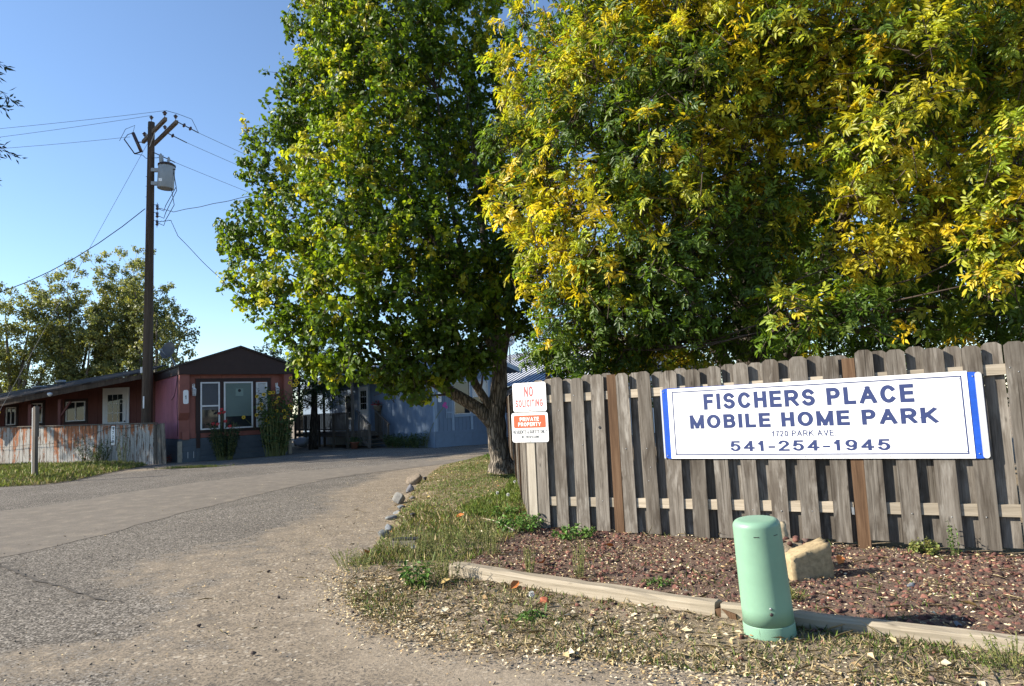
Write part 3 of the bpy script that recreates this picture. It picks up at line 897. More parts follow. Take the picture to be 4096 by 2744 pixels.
def rockshape(base, seed, sharp=.35, planes=9):
    V, F = base; r = np.random.default_rng(seed)
    V = V.copy()
    for _ in range(planes):
        d = unit(r.normal(size=3)); h = r.uniform(.4, .75)
        s = V @ d
        V = V - np.outer(np.maximum(s - h, 0), d)
    V = V*(1 + .06*vnoise(V, 2.5, seed)[:, None] + .03*vnoise(V, 9, seed*2)[:, None])
    return V, F

def stone(name, label, cat, xy, size, col, seed, rz=0, group=None, sink=.3, z=None, base=None):
    V, F = rockshape(base or ICO3, seed, planes=24)
    V = V*np.array(size)
    zz = float(hgt(np.array([xy[0]]), np.array([xy[1]]))[0]) if z is None else z
    V[:, 2] += -V[:, 2].min() - size[2]*sink
    C = np.tile(np.array(col), (len(V), 1))*(1 + .18*vnoise(V, 12, seed)[:, None])
    o = ob(name, fastmesh(name, V, F, np.clip(C, 0, 1)), MT['rock'], None, (xy[0], xy[1], zz), (0, 0, rz))
    return tag(o, label, cat, group)

# block of sandstone in the bed: a rough quarried block with a tilted top
def block(name, label, xy, corners, rz, col, seed, z=0):
    """corners: 8 points, bottom then top, counter-clockwise; the faces get rough quarried relief"""
    import bmesh
    bm = bmesh.new(); bmesh.ops.create_cube(bm, size=2); bmesh.ops.subdivide_edges(bm, edges=bm.edges[:], cuts=7, use_grid_fill=True)
    Q = np.array([v.co[:] for v in bm.verts]); Fs = [[v.index for v in f.verts] for f in bm.faces]; bm.free()
    c = np.array(corners, float); w = (Q + 1)/2; x, y, zz = w[:, :1], w[:, 1:2], w[:, 2:]
    V = ((c[0]*(1-x) + c[1]*x)*(1-y) + (c[3]*(1-x) + c[2]*x)*y)*(1-zz) + ((c[4]*(1-x) + c[5]*x)*(1-y) + (c[7]*(1-x) + c[6]*x)*y)*zz
    r_ = np.random.default_rng(seed); ctr = V.mean(0)
    edge_ = (np.abs(Q) > .9).sum(1) >= 2
    V = V + unit(V-ctr)*(.012*vnoise(V, 8, seed) + .009*vnoise(V, 30, seed) - .012*edge_*r_.random(len(V)) + r_.normal(size=len(V))*.0045)[:, None]
    C = np.tile(np.array(col), (len(V), 1))*(1 + .14*vnoise(V, 14, seed)[:, None])
    o = ob(name, fastmesh(name, V, np.array(Fs), np.clip(C, 0, 1)), MT['rock'], None, (*xy, z), (0, 0, rz))
    return tag(o, label, "rock")
block("sandstone_block", "tan sandstone block with lava rocks heaped behind it in the bed", (2.36, 5.76),
      [(-.21, -.12, -.06), (.18, -.09, -.06), (.22, .15, -.06), (-.19, .11, -.06), (-.215, -.10, .20), (.15, -.07, .30), (.18, .11, .31), (-.18, .13, .19)], RAD(6), (.33, .255, .15), 3, .0)
block("sandstone_slab", "pale sandstone slab half hidden behind the green pedestal and the heaped lava rocks", (2.36, 6.5),
      [(-.2, -.06, -.06), (.12, -.06, -.06), (.12, .06, -.06), (-.2, .06, -.06), (-.2, -.05, .33), (.10, -.05, .31), (.1, .05, .31), (-.2, .05, .33)], RAD(-10), (.44, .36, .235), 8, .02)

ST = [((-2.2, 14.5), (.24, .17, .24), (.34, .28, .22), "largest tan and grey boulder of the row along the road edge"),
      ((-2.07, 13.3), (.16, .13, .13), (.20, .2, .22), "dark grey stone leaning against the largest boulder of the row"),
      ((-2.01, 11.7), (.17, .16, .15), (.3, .29, .27), "rounded pale grey stone between the dark stone and the small chips"),
      ((-1.86, 12.05), (.08, .07, .06), (.33, .32, .3), "small flat grey stone behind the rounded pale stone"),
      ((-1.88, 11.0), (.1, .09, .08), (.28, .3, .31), "bluish grey angular stone in the middle of the road edge row"),
      ((-1.83, 10.45), (.08, .07, .055), (.27, .28, .28), "small bluish stone tucked below the angular one"),
      ((-1.82, 9.9), (.13, .1, .07), (.29, .3, .3), "low wide blue grey stone beside the short mown grass"),
      ((-1.7, 9.0), (.1, .09, .08), (.25, .27, .29), "blue grey stone by the black sprinkler head"),
      ((-1.66, 8.45), (.1, .1, .12), (.28, .29, .29), "last grey stone of the row among dry weeds")]
for k, (xy, s_, c_, lb) in enumerate(ST):
    stone("edging_stone", lb, "stone", xy, tuple(q*w_ for q, w_ in zip(s_, (1.1, 1.0, .95))), tuple(q*.62 for q in c_), 20+k, k*1.3, "stones along the road edge", .3, 0.0)
stone("ornamental_stone", "reddish lava stone lying in front of the pale timber", "stone", (.16, 5.36), (.055, .05, .05), (.36, .12, .07), 51, 0)
stone("ornamental_stone", "flat grey stone lying among the wood chips", "stone", (.3, 5.0), (.07, .06, .025), (.26, .27, .26), 52, 1)
stone("ornamental_stone", "dark slate stone beside the rim of the lava rock bed", "stone", (2.95, 5.35), (.06, .04, .03), (.15, .16, .18), 53, 1)
stone("ornamental_stone", "grey pebble near the end of the low timber", "stone", (2.72, 4.45), (.05, .035, .03), (.2, .21, .22), 54, 1)
# brick block with a black lid
bb = thing("concrete_block", "small tan concrete block with black lid in the weeds", "block", (-1.3, 7.78, .01), RAD(-8))
MB().box((-.14, -.06, 0), (.14, .06, .085)).build("body", MT['concrete'], bb)
MB().box((-.12, -.05, .086), (.17, .07, .105)).build("lid", MT['rubber'], bb)
for (x, y), lb in (((-2.02, 15.0), "black sprinkler head behind the largest boulder"), ((-1.45, 9.45), "black sprinkler head in the mown grass by the blue grey stones")):
    sp = thing("sprinkler_head", lb, "sprinkler", (x, y, float(hgt(np.array([x]), np.array([y]))[0]) - .02), 0, "lawn sprinkler heads")
    MB().lathe([(.03, 0), (.03, .08)], n=12).build("body", MT['rubber'], sp)
    MB().lathe([(.042, .081), (.042, .098), (.03, .106)], n=12).build("cap", MT['rubber'], sp)

# ================================================================== TREES
# lobes of foliage: x, y, z, radius, share of yellow leaves (in PEAR it also paints sunlit clumps)
PEAR = [(-3.71, 15.50, 10.48, 1.30, 0.15), (-2.45, 14.80, 10.38, 1.40, 0.30), (-1.13, 15.50, 10.79, 1.30, 0.25), (-0.23, 16.00, 9.95, 1.00, 0.15), 
    (-4.55, 16.20, 11.37, 0.80, 0.05), (-4.40, 15.20, 8.70, 1.05, 0.10), (-2.83, 14.20, 8.39, 1.20, 0.55), (-1.53, 15.30, 9.03, 1.20, 0.20), 
    (-4.05, 15.80, 9.52, 1.10, 0.05), (-5.18, 15.50, 7.53, 1.00, 0.05), (-3.41, 14.00, 6.89, 1.10, 0.85), (-2.24, 14.30, 6.72, 1.10, 0.35), 
    (-0.94, 15.20, 7.22, 1.00, 0.15), (-0.25, 15.80, 6.43, 0.90, 0.10), (-5.76, 15.60, 6.03, 0.90, 0.10), (-4.35, 14.60, 5.80, 1.00, 0.35), 
    (-2.94, 13.60, 5.25, 1.10, 0.60), (-1.80, 13.80, 5.09, 1.00, 0.30), (-0.98, 14.60, 4.98, 1.00, 0.10), (-0.14, 15.50, 4.68, 0.80, 0.10), 
    (-6.53, 15.90, 5.78, 0.45, 0.10), (-5.79, 15.20, 4.65, 0.75, 0.50), (-4.58, 14.40, 4.28, 0.85, 0.35), (-3.32, 13.60, 3.92, 0.95, 0.40), 
    (-2.20, 13.50, 3.76, 0.95, 0.25), (-1.25, 14.00, 3.63, 0.90, 0.10), (-0.44, 14.90, 3.84, 0.60, 0.10), (-4.82, 14.60, 3.45, 0.55, 0.45), 
    (-3.91, 14.20, 3.05, 0.70, 0.35), (-2.78, 13.80, 2.85, 0.75, 0.25), (-1.78, 13.90, 2.71, 0.75, 0.10), (-1.06, 14.40, 2.67, 0.50, 0.05), 
    (-4.37, 14.50, 2.72, 0.35, 0.40), (-3.76, 14.40, 2.37, 0.35, 0.30), (-2.57, 14.20, 2.20, 0.35, 0.20), (-2.03, 14.00, 1.91, 0.35, 0.30), 
    (-1.41, 14.10, 2.25, 0.40, 0.10), (-0.62, 14.30, 2.91, 0.50, 0.10), (-0.05, 14.90, 3.94, 0.70, 0.10), (0.16, 15.20, 5.06, 0.75, 0.10), 
    (0.41, 15.60, 6.58, 0.85, 0.15), (0.51, 16.00, 8.64, 0.90, 0.15), (0.38, 15.60, 3.45, 0.42, 0.10), (0.60, 15.60, 4.37, 0.60, 0.10), 
    (-1.28, 13.90, 2.49, 0.45, 0.05), (-0.65, 14.60, 2.50, 0.30, 0.05), (-2.19, 13.80, 2.47, 0.45, 0.10), (-3.34, 14.00, 2.64, 0.45, 0.20), 
    (-3.48, 15.50, 12.69, 1.50, 0.20), (-1.69, 15.80, 13.14, 1.50, 0.20), (-0.20, 16.20, 12.36, 1.10, 0.20), (-4.71, 17.50, 8.87, 1.40, 0.10), 
    (-2.75, 18.00, 10.77, 1.60, 0.10), (-2.85, 18.00, 7.24, 1.60, 0.10), (-1.09, 18.00, 8.91, 1.30, 0.10), (-4.12, 17.50, 5.80, 1.40, 0.10), 
    (-1.87, 17.50, 4.71, 1.30, 0.10), (0.25, 18.00, 8.49, 1.00, 0.10), (-3.37, 18.00, 13.35, 1.60, 0.10), ]
ASHF = [(1.01, 9.60, 7.33, 0.90, 0.55), (1.82, 8.60, 6.57, 1.00, 0.55), (2.81, 8.20, 6.32, 1.00, 0.80), (3.69, 7.80, 6.04, 1.00, 0.90), 
    (4.58, 7.60, 5.78, 1.00, 0.85), (5.58, 7.60, 5.83, 0.90, 0.60), (6.09, 7.40, 5.26, 0.80, 0.60), (0.57, 9.40, 6.13, 0.75, 0.65), 
    (1.37, 8.60, 5.59, 0.95, 0.50), (2.30, 8.20, 5.36, 0.90, 0.50), (3.32, 8.30, 5.56, 0.90, 0.80), (4.12, 8.00, 5.37, 0.70, 0.90), 
    (4.50, 7.30, 4.90, 0.75, 0.75), (6.00, 8.00, 5.02, 0.90, 0.35), (0.24, 9.50, 5.18, 0.60, 0.50), (1.01, 8.80, 4.74, 0.85, 0.45), 
    (1.96, 8.30, 4.51, 0.85, 0.65), (3.03, 8.60, 4.64, 0.60, 0.60), (4.27, 7.30, 4.25, 0.60, 0.85), (3.95, 7.80, 4.59, 0.45, 0.90), 
    (5.38, 7.00, 3.86, 0.60, 0.90), (0.38, 9.40, 4.30, 0.65, 0.85), (1.14, 8.60, 3.86, 0.80, 0.90), (2.02, 8.30, 3.67, 0.85, 0.40), 
    (3.03, 8.70, 3.74, 0.70, 0.17), (3.70, 8.60, 4.07, 0.55, 0.40), (4.10, 7.50, 3.76, 0.35, 0.90), (4.69, 7.50, 3.45, 0.35, 0.90), 
    (5.25, 6.95, 3.26, 0.50, 0.90), (0.64, 9.20, 3.46, 0.60, 0.85), (1.34, 8.70, 3.15, 0.65, 0.60), (2.15, 8.50, 3.01, 0.75, 0.12), 
    (3.07, 8.60, 2.99, 0.60, 0.12), (3.96, 7.70, 3.04, 0.30, 0.90), (4.43, 7.60, 3.08, 0.25, 0.90), (0.80, 9.10, 2.78, 0.50, 0.45), 
    (1.42, 8.80, 2.64, 0.50, 0.22), (2.27, 8.60, 2.58, 0.45, 0.07), (3.14, 7.70, 2.38, 0.38, 0.02), (3.56, 7.50, 2.39, 0.28, 0.02), 
    (3.84, 7.40, 2.37, 0.25, 0.02), (5.01, 6.90, 2.60, 0.22, 0.90), (5.02, 7.00, 2.97, 0.30, 0.80), (0.96, 9.30, 2.25, 0.38, 0.22), 
    (1.49, 9.40, 2.27, 0.30, 0.35), (0.56, 10.00, 2.40, 0.30, 0.12), (1.29, 9.60, 2.01, 0.20, 0.80), (5.14, 7.30, 3.65, 0.40, 0.90), 
    (2.88, 9.20, 2.36, 0.38, 0.07), (2.12, 9.60, 2.26, 0.40, 0.40), (1.77, 9.90, 2.12, 0.33, 0.60), (3.27, 8.60, 2.31, 0.33, 0.07), 
    (2.68, 10.00, 2.23, 0.35, 0.50), (0.73, 10.00, 2.17, 0.30, 0.17), ]
ASHB = [(2.15, 12.50, 7.74, 1.50, 0.30), (3.93, 12.00, 7.88, 1.60, 0.40), (5.95, 12.00, 7.31, 1.70, 0.30), (7.88, 11.50, 6.96, 1.70, 0.30), 
    (9.63, 11.00, 6.63, 1.60, 0.30), (2.71, 12.50, 5.27, 1.40, 0.30), (4.77, 12.50, 4.69, 1.30, 0.20), (6.87, 12.50, 4.60, 1.60, 0.20), 
    (8.60, 12.00, 4.38, 1.60, 0.20), (9.51, 11.00, 4.06, 1.50, 0.30), (6.74, 14.00, 3.16, 1.50, 0.15), (8.73, 13.50, 3.00, 1.70, 0.10), 
    (10.38, 12.50, 2.79, 1.60, 0.10), (6.08, 10.50, 5.30, 1.20, 0.30), (7.44, 10.50, 5.03, 1.20, 0.30), (6.23, 10.80, 3.14, 1.10, 0.10), 
    (7.84, 10.30, 2.98, 1.20, 0.10), (5.27, 10.80, 3.59, 0.90, 0.10), (3.60, 10.00, 8.64, 1.60, 0.40), (5.28, 9.50, 8.39, 1.70, 0.40), 
    (7.10, 9.50, 8.11, 1.60, 0.40), (1.92, 10.50, 8.66, 1.30, 0.40), (7.63, 8.50, 4.45, 1.20, 0.50), (7.85, 8.50, 6.12, 1.30, 0.50), ]
YTREE = [(3.57, 19.00, 3.17, 1.00, 0.80), (4.92, 19.00, 3.39, 1.10, 0.85), (4.39, 19.50, 4.41, 1.20, 0.80), (5.42, 18.50, 2.69, 0.70, 0.70), 
    (2.95, 18.80, 2.62, 0.50, 0.80), (6.33, 19.00, 3.53, 1.00, 0.60), (2.55, 19.50, 3.77, 0.80, 0.60), (1.01, 27.00, 3.95, 1.00, 0.30), 
    (2.03, 27.00, 4.41, 1.20, 0.30), ]


def ashleaves(P, R, N, colr, size=1.0, pairs=3, shape='oval'):
    """compound leaves: rachis from P along R with pairs of leaflets and one at the tip"""
    n = len(P); R = unit(R); S = unit(np.cross(R, N)); N = unit(np.cross(S, R))
    out = []
    ln = .17*size*rng.uniform(.8, 1.2, n)[:, None]
    for j in range(pairs):
        q = P + R*ln*(.35 + .6*j/pairs) - N*ln*.12*(j/pairs)**2
        for sg_ in (-1, 1):
            ax = R*.62 + S*sg_*.9 - N*.18 + rng.normal(size=(n, 3))*.16
            nn = N + rng.normal(size=(n, 3))*.3
            L = .095*size*rng.uniform(.75, 1.2, n)
            out.append(leaves(q, ax, nn, L, L*.37, colr*rng.uniform(.85, 1.15, (n, 1)), .2, shape, .16))
    L = .105*size*rng.uniform(.8, 1.2, n)
    out.append(leaves(P + R*ln - N*ln*.14, R - N*.25 + rng.normal(size=(n, 3))*.15, N, L, L*.38, colr, .2, shape, .16))
    return joinparts(out)

def leafcolor(y, n, greens, yellows, jitter=.18):
    g = greens[rng.integers(0, len(greens), n)]; w = yellows[rng.integers(0, len(yellows), n)]
    c = np.where((rng.random(n) < y)[:, None], w, g)
    return c*rng.uniform(1-jitter, 1+jitter, (n, 1))

AG = np.array([(.085, .145, .02), (.10, .17, .02), (.072, .125, .025), (.14, .205, .028)])
AY = np.array([(.54, .45, .03), (.45, .41, .03), (.33, .36, .035), (.57, .44, .035), (.38, .395, .04), (.23, .30, .03)])

def ash_crown(lobes, per, size, mb, pts, parent, twigs=True, leafn=6, shape='oval'):
    parts = []
    for (x, y, z, r, yel) in lobes:
        if pts is not None: pts2 = attach(mb, pts, (x, y, z), .05 if r > .45 else .014)
        n = int(per*r*r) + 6
        P, d = lobe_points((x, y, z), r, n, .45, (1, 1, .92))
        ax = unit(d*.8 + rng.normal(size=(n, 3))*.45 + np.array([0, 0, .15]))
        if twigs:
            twigmesh(mb, P - ax*.32 - np.array([0, 0, .03]), P + ax*.12)
        ycl = np.clip(yel + .55*vnoise(P, 1.7, 3.0), 0, 1)
        col = leafcolor(ycl, n, AG, AY)
        k = leafn
        Pk = np.repeat(P, k, 0) + np.repeat(ax, k, 0)*rng.uniform(-.14, .13, (n*k, 1))
        sd = rdir(n*k); a2 = np.repeat(ax, k, 0)
        sd = unit(sd - a2*(sd*a2).sum(1, keepdims=True))
        R = unit(a2*rng.uniform(.3, .9, (n*k, 1)) + sd + np.array([0, 0, -.28]))
        Nn = unit(np.array([0, 0, .8]) + d.repeat(k, 0)*.8 + rng.normal(size=(n*k, 3))*.35)
        parts.append(ashleaves(Pk, R, Nn, np.repeat(col, k, 0)*rng.uniform(.7, 1.2, (n*k, 1)), size, 3, shape))
    return joinparts(parts)

ash = thing("ash_tree", "large ash tree turning yellow, its crown hanging over the board fence and sign", "tree", (4.4, 12.5, 0))
AO = np.array([4.4, 12.5, 0])
tb = MB()
limbs = [[(4.4, 12.5, -.1, .46), (4.4, 12.5, .4, .36), (4.4, 12.5, 1.6, .31), (4.35, 12.4, 2.6, .29), (4.2, 12.2, 3.8, .2), (4.0, 11.8, 5.4, .13), (3.9, 11.5, 7.5, .06)],
         [(4.35, 12.4, 1.2, .16), (3.95, 12.15, 1.75, .14), (3.65, 12.0, 2.3, .12), (3.1, 11.3, 3.2, .1), (2.3, 10.3, 4.3, .07), (1.3, 9.6, 5.3, .03)],
         [(4.3, 12.3, 2.3, .14), (3.4, 11.6, 2.6, .11), (2.4, 10.8, 2.65, .08), (1.6, 10.1, 2.45, .05), (1.1, 9.6, 2.3, .02)],
         [(4.5, 12.4, 1.5, .16), (4.9, 12.2, 2.3, .13), (5.3, 11.4, 3.6, .1), (5.4, 10, 4.8, .07), (5.2, 8.8, 5.8, .03)],
         [(4.4, 12.4, 2.6, .13), (4.2, 11.3, 3.6, .1), (3.9, 9.9, 4.6, .07), (3.6, 8.6, 5.4, .03)],
         [(4.5, 12.5, 1.7, .14), (5.2, 12.3, 2.5, .11), (6.2, 11.4, 3.3, .08), (6.3, 9.8, 3.6, .05), (5.6, 8.0, 3.5, .03)],
         [(4.4, 12.5, 2.8, .14), (4.9, 12.9, 4.5, .1), (5.5, 13, 7, .05)]]
apts = limb_tubes(tb, [[(a-4.4, b-12.5, c, r) for a, b, c, r in lb] for lb in limbs], 12, .05)
tb.build("trunk", MT['barkAsh'], ash)
bbm = MB()
sh = lambda L: [(a-4.4, b-12.5, c, r, y) for a, b, c, r, y in L]
V1 = ash_crown(sh(ASHF), 150, .84, bbm, apts, ash)
V2 = ash_crown(sh(ASHB) + [(-.2, -.3, 4.6, 1.3, .3), (-.4, -.5, 6.2, 1.4, .3), (.8, -.6, 5.2, 1.3, .3)], 36, 1.4, bbm, apts, ash, True, 6, 'kite')
V, F, C = joinparts([V1, V2])
bbm.build("branches", MT['twig'], ash)["kind"] = "stuff"
ob("crown", fastmesh("crown", V, F, C), MT['leafAsh'], ash)

# ------------------------------------------------------------------ pear tree by the road
PG = np.array([(.066, .116, .012), (.082, .137, .014), (.053, .094, .014), (.105, .165, .018)])
PY = np.array([(.25, .32, .025), (.31, .35, .03), (.18, .27, .022), (.38, .36, .045)])  # brightened so that the front clumps look sunlit
def round_crown(lobes, per, L0, mb, pts, greens, yellows, nleaf=12, origin=(0, 0, 0), tw=True, wid=.74, spread=.16, shape='oval'):
    parts = []; o = np.array(origin)
    for (x, y, z, r, yel) in lobes:
        c = np.array([x, y, z]) - o
        if pts is not None: attach(mb, pts, c, .035, 5)
        n = int(per*r*r) + 5
        P, d = lobe_points(c, r, n, .5, (1, 1, .92))
        ax = unit(d*.7 + rng.normal(size=(n, 3))*.5 + np.array([0, 0, .35]))
        if tw: twigmesh(mb, P - ax*.35, P + ax*.1, .007, .003)
        ycl = np.clip(yel + .45*vnoise(P, 1.3, 1.0), 0, 1)
        col = leafcolor(ycl, n, greens, yellows)
        k = nleaf
        Pk = np.repeat(P, k, 0) + np.repeat(ax, k, 0)*rng.uniform(-.2, .14, (n*k, 1)) + rng.normal(size=(n*k, 3))*spread*.35
        sd = rdir(n*k)
        A = unit(sd*.8 + np.repeat(ax, k, 0)*.25 + np.array([0, 0, -.55]))
        N = unit(np.repeat(d, k, 0)*1.0 + rng.normal(size=(n*k, 3))*.42 + np.array([0, 0, .45]))
        L = L0*rng.uniform(.7, 1.2, n*k)
        cc = np.repeat(col, k, 0)*rng.uniform(.8, 1.2, (n*k, 1))
        parts.append(leaves(Pk, A, N, L, L*wid, cc, .14, shape, .14))
    return joinparts(parts)

pear = thing("pear_tree", "tall green pear tree with leaning left limb growing on the grass verge", "tree", (-.35, 15.47, .05))
po = (-.35, 15.47, .05)
tb = MB()
limbs = [[(-.35, 15.47, -.1, .42), (-.36, 15.46, .12, .31), (-.38, 15.46, .4, .235), (-.42, 15.45, .9, .213), (-.45, 15.45, 1.35, .225), (-.36, 15.47, 1.8, .2), (-.30, 15.5, 2.5, .165), (-.4, 15.5, 4, .125), (-.6, 15.6, 6, .09), (-.8, 15.7, 9, .04)],
         [(-.5, 15.42, 1.15, .15), (-.78, 15.38, 1.5, .15), (-1.43, 15.28, 1.93, .13), (-2.08, 15.0, 2.36, .105), (-3.2, 14.8, 3.3, .075), (-4.4, 15, 4.5, .03)],
         [(-.5, 15.42, 1.45, .1), (-.88, 15.3, 2.1, .09), (-1.05, 15.2, 2.7, .08), (-1.6, 15.0, 4.3, .06), (-2.2, 14.9, 6.2, .03)],
         [(-.3, 15.5, 2.2, .09), (-.05, 15.45, 3.4, .08), (.05, 15.5, 5.5, .06), (-.1, 15.6, 8.5, .025)],
         [(-.35, 15.5, 2.6, .09), (-.9, 15.3, 4.2, .08), (-1.3, 15.3, 6.5, .05), (-1.5, 15.4, 9, .025)],
         [(-.35, 15.5, 2.4, .09), (-.7, 14.9, 3.6, .07), (-1.4, 14.2, 4.8, .05), (-2.0, 13.8, 6, .025)],
         [(-.35, 15.55, 2.4, .09), (-.6, 16.3, 4, .07), (-1.2, 17.3, 5.8, .05), (-1.6, 17.8, 7.5, .025)],
         [(-.3, 15.5, 1.9, .04), (.02, 15.42, 2.0, .025)]]
ppts = limb_tubes(tb, [[(a-po[0], b-po[1], c-po[2], r) for a, b, c, r in lb] for lb in limbs], 16, .04)
# root flare to the right
tb.tube([(-.0, -.0, .32), (.22, -.05, .1), (.42, -.08, -.06)], [.2, .15, .07], 10, True, .06)
tb.tube([(-.05, .0, .3), (-.2, -.1, .06), (-.32, -.18, -.06)], [.16, .13, .06], 10, True, .06)
tb.build("trunk", MT['barkPear'], pear)
bbm = MB()
V, F, C = round_crown(PEAR, 118, .112, bbm, ppts, PG, PY, 16, po, True, .76, .11)
bbm.build("branches", MT['twig'], pear)["kind"] = "stuff"
ob("crown", fastmesh("crown", V, F, C), MT['leafPear'], pear)

# ------------------------------------------------------------------ trees behind
def simple_tree(name, label, base, lobes, limbs, per, L0, greens, yellows, bark, group=None, nleaf=12, tw=True, wid=.7):
    t_ = thing(name, label, "tree", base, 0, group)
    m = MB()
    pts = limb_tubes(m, [[(a-base[0], b-base[1], c-base[2], r) for a, b, c, r in lb] for lb in limbs], 8, .04)
    bm_ = MB()
    V, F, C = round_crown(lobes, per, L0, bm_, pts, greens, yellows, nleaf, base, tw, wid, .16, 'kite')
    m.build("trunk", MT[bark], t_)
    bm_.build("branches", MT['twig'], t_)["kind"] = "stuff"
    ob("crown", fastmesh("crown", V, F, C), MT['leafFar'], t_)
    return t_
YG = np.array([(.10, .13, .02), (.16, .15, .02)]); YY = np.array([(.42, .30, .03), (.34, .26, .03)])
simple_tree("yellow_tree", "golden yellow tree behind the fence, seen beneath the ash boughs", (4.6, 19.2, 0), YTREE[:7],
            [[(4.6, 19.2, -.1, .2), (4.6, 19.2, 1.5, .16), (4.4, 19.1, 3, .1), (4.2, 19, 5, .04)], [(4.6, 19.2, 1.2, .1), (3.9, 19, 2.3, .07), (3.4, 18.9, 3.5, .03)]],
            60, .09, YG, YY, 'barkAsh')
simple_tree("garden_tree", "olive leafed garden tree behind the metal roofed house", (1.3, 27.2, 0), YTREE[7:],
            [[(1.3, 27.2, -.1, .18), (1.35, 27.1, 2, .13), (1.4, 27, 4, .06)]], 60, .1, YG*.8, YY*.6, 'barkAsh')
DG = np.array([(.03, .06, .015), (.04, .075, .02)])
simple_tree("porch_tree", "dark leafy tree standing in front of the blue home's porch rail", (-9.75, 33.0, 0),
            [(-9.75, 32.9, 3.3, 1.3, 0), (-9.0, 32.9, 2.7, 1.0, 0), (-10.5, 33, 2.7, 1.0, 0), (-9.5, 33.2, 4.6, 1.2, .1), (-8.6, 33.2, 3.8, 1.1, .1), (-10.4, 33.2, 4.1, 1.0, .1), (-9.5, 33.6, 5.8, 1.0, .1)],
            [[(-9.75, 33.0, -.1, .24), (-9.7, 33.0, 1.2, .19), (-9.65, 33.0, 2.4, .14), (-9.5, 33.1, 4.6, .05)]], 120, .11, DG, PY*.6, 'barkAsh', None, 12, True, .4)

PLG = np.array([(.17, .2, .085), (.2, .225, .09), (.14, .17, .075)]); PLY = np.array([(.29, .3, .09), (.25, .27, .085), (.33, .32, .08)])
def poplar(base, top, spread, label, seed):
    r = random.Random(seed)
    bx, by = base; limbs = []; lobes = []
    nst = 6
    for k in range(nst):
        a = (k/(nst-1) - .5)*2
        tx = bx + a*spread*r.uniform(.8, 1.1); ty = by + r.uniform(-1.5, 1.5)
        h = top*(1 - .28*abs(a)**1.4)*r.uniform(.92, 1.03)
        limbs.append([(bx + a*.3, by, -.1, .2), (bx + a*spread*.35, by, h*.3, .13), (bx + a*spread*.75, (by+ty)/2, h*.62, .08), (tx, ty, h*.9, .012)])
        for q in np.linspace(.34, 1.0, 9):
            i0 = bx + a*spread*(.35 + .65*min(1, max(0, (q-.3)/.65)))
            for _ in range(2 if q < .8 else 3):
                lobes.append((i0 + r.uniform(-.9, .9), by + (ty-by)*q + r.uniform(-.9, .9), h*q + r.uniform(-.5, .5), r.uniform(.4, .75)*(1 if q < .9 else .6), r.choice([.15, .3, .5, .2])))
    return simple_tree("poplar_tree", label, (bx, by, 0), lobes, limbs, 95, .14, PLG, PLY, 'barkPoplar', "poplars behind the red-brown home", 8, False, .85)
poplar((-35.2, 48), 12.6, 2.3, "poplar with thin open crown at the end of the poplar group by the guy wire", 1)
poplar((-31.8, 49), 13.0, 1.9, "poplar with grey stems between the open one and the tallest one", 2)
poplar((-29.4, 50), 14.4, 1.8, "tallest yellow-green poplar behind the low porch roof", 3)
poplar((-26.9, 49), 13.6, 1.7, "poplar directly behind the utility pole", 4)
simple_tree("broadleaf_tree", "rounder green tree beside the utility pole behind the dish", (-24.9, 47, 0),
            [(-24.9, 47, 9.2, 1.6, .1), (-24.2, 47, 7.6, 1.6, .1), (-23.0, 47, 8.4, 1.2, .05), (-23.1, 47, 6.6, 1.4, .1), (-25.1, 47, 6, 1.6, .1), (-25.8, 47, 10.6, 1.2, .2), (-23.6, 47, 5, 1.3, .1), (-22.4, 47, 7.6, .7, 0)],
            [[(-24.9, 47, -.1, .25), (-24.8, 47, 3, .18), (-24.6, 47, 6, .1), (-24.6, 47, 9, .04)], [(-24.8, 47, 2.5, .12), (-23.6, 47, 5, .08), (-22.9, 47, 7.5, .03)]], 34, .17, PLG*.75, PLY*.7, 'barkPoplar', None, 9, False, .85)

simple_tree("shade_bush", "big dark lilac bush at the far end of the blue home's porch", (-13.35, 36.9, 0),  # bush added to keep the sun off the blue home's long wall
            [(-13.35, 36.9, 1.2, 1.1, 0), (-13.15, 36.7, 2.6, 1.2, 0), (-12.75, 37.0, 3.9, 1.1, .1), (-13.95, 37.1, 2.2, 1.0, 0), (-13.45, 37.3, 4.9, .9, .1), (-12.65, 36.5, 1.6, .8, 0)],
            [[(-13.35, 36.9, -.1, .14), (-13.35, 36.9, 1.2, .1), (-13.15, 36.9, 3, .06)]], 90, .12, DG, PLG*.6, 'barkAsh', None, 12, True, .7)
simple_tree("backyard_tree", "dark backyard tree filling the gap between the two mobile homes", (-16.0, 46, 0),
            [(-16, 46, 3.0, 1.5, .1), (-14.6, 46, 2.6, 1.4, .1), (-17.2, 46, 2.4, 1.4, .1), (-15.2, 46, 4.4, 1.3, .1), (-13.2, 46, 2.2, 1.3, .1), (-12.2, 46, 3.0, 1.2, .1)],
            [[(-16, 46, -.1, .25), (-15.9, 46, 2, .15), (-15.5, 46, 4, .05)]], 40, .17, DG, PLG*.6, 'barkAsh', None, 9, False, .8)
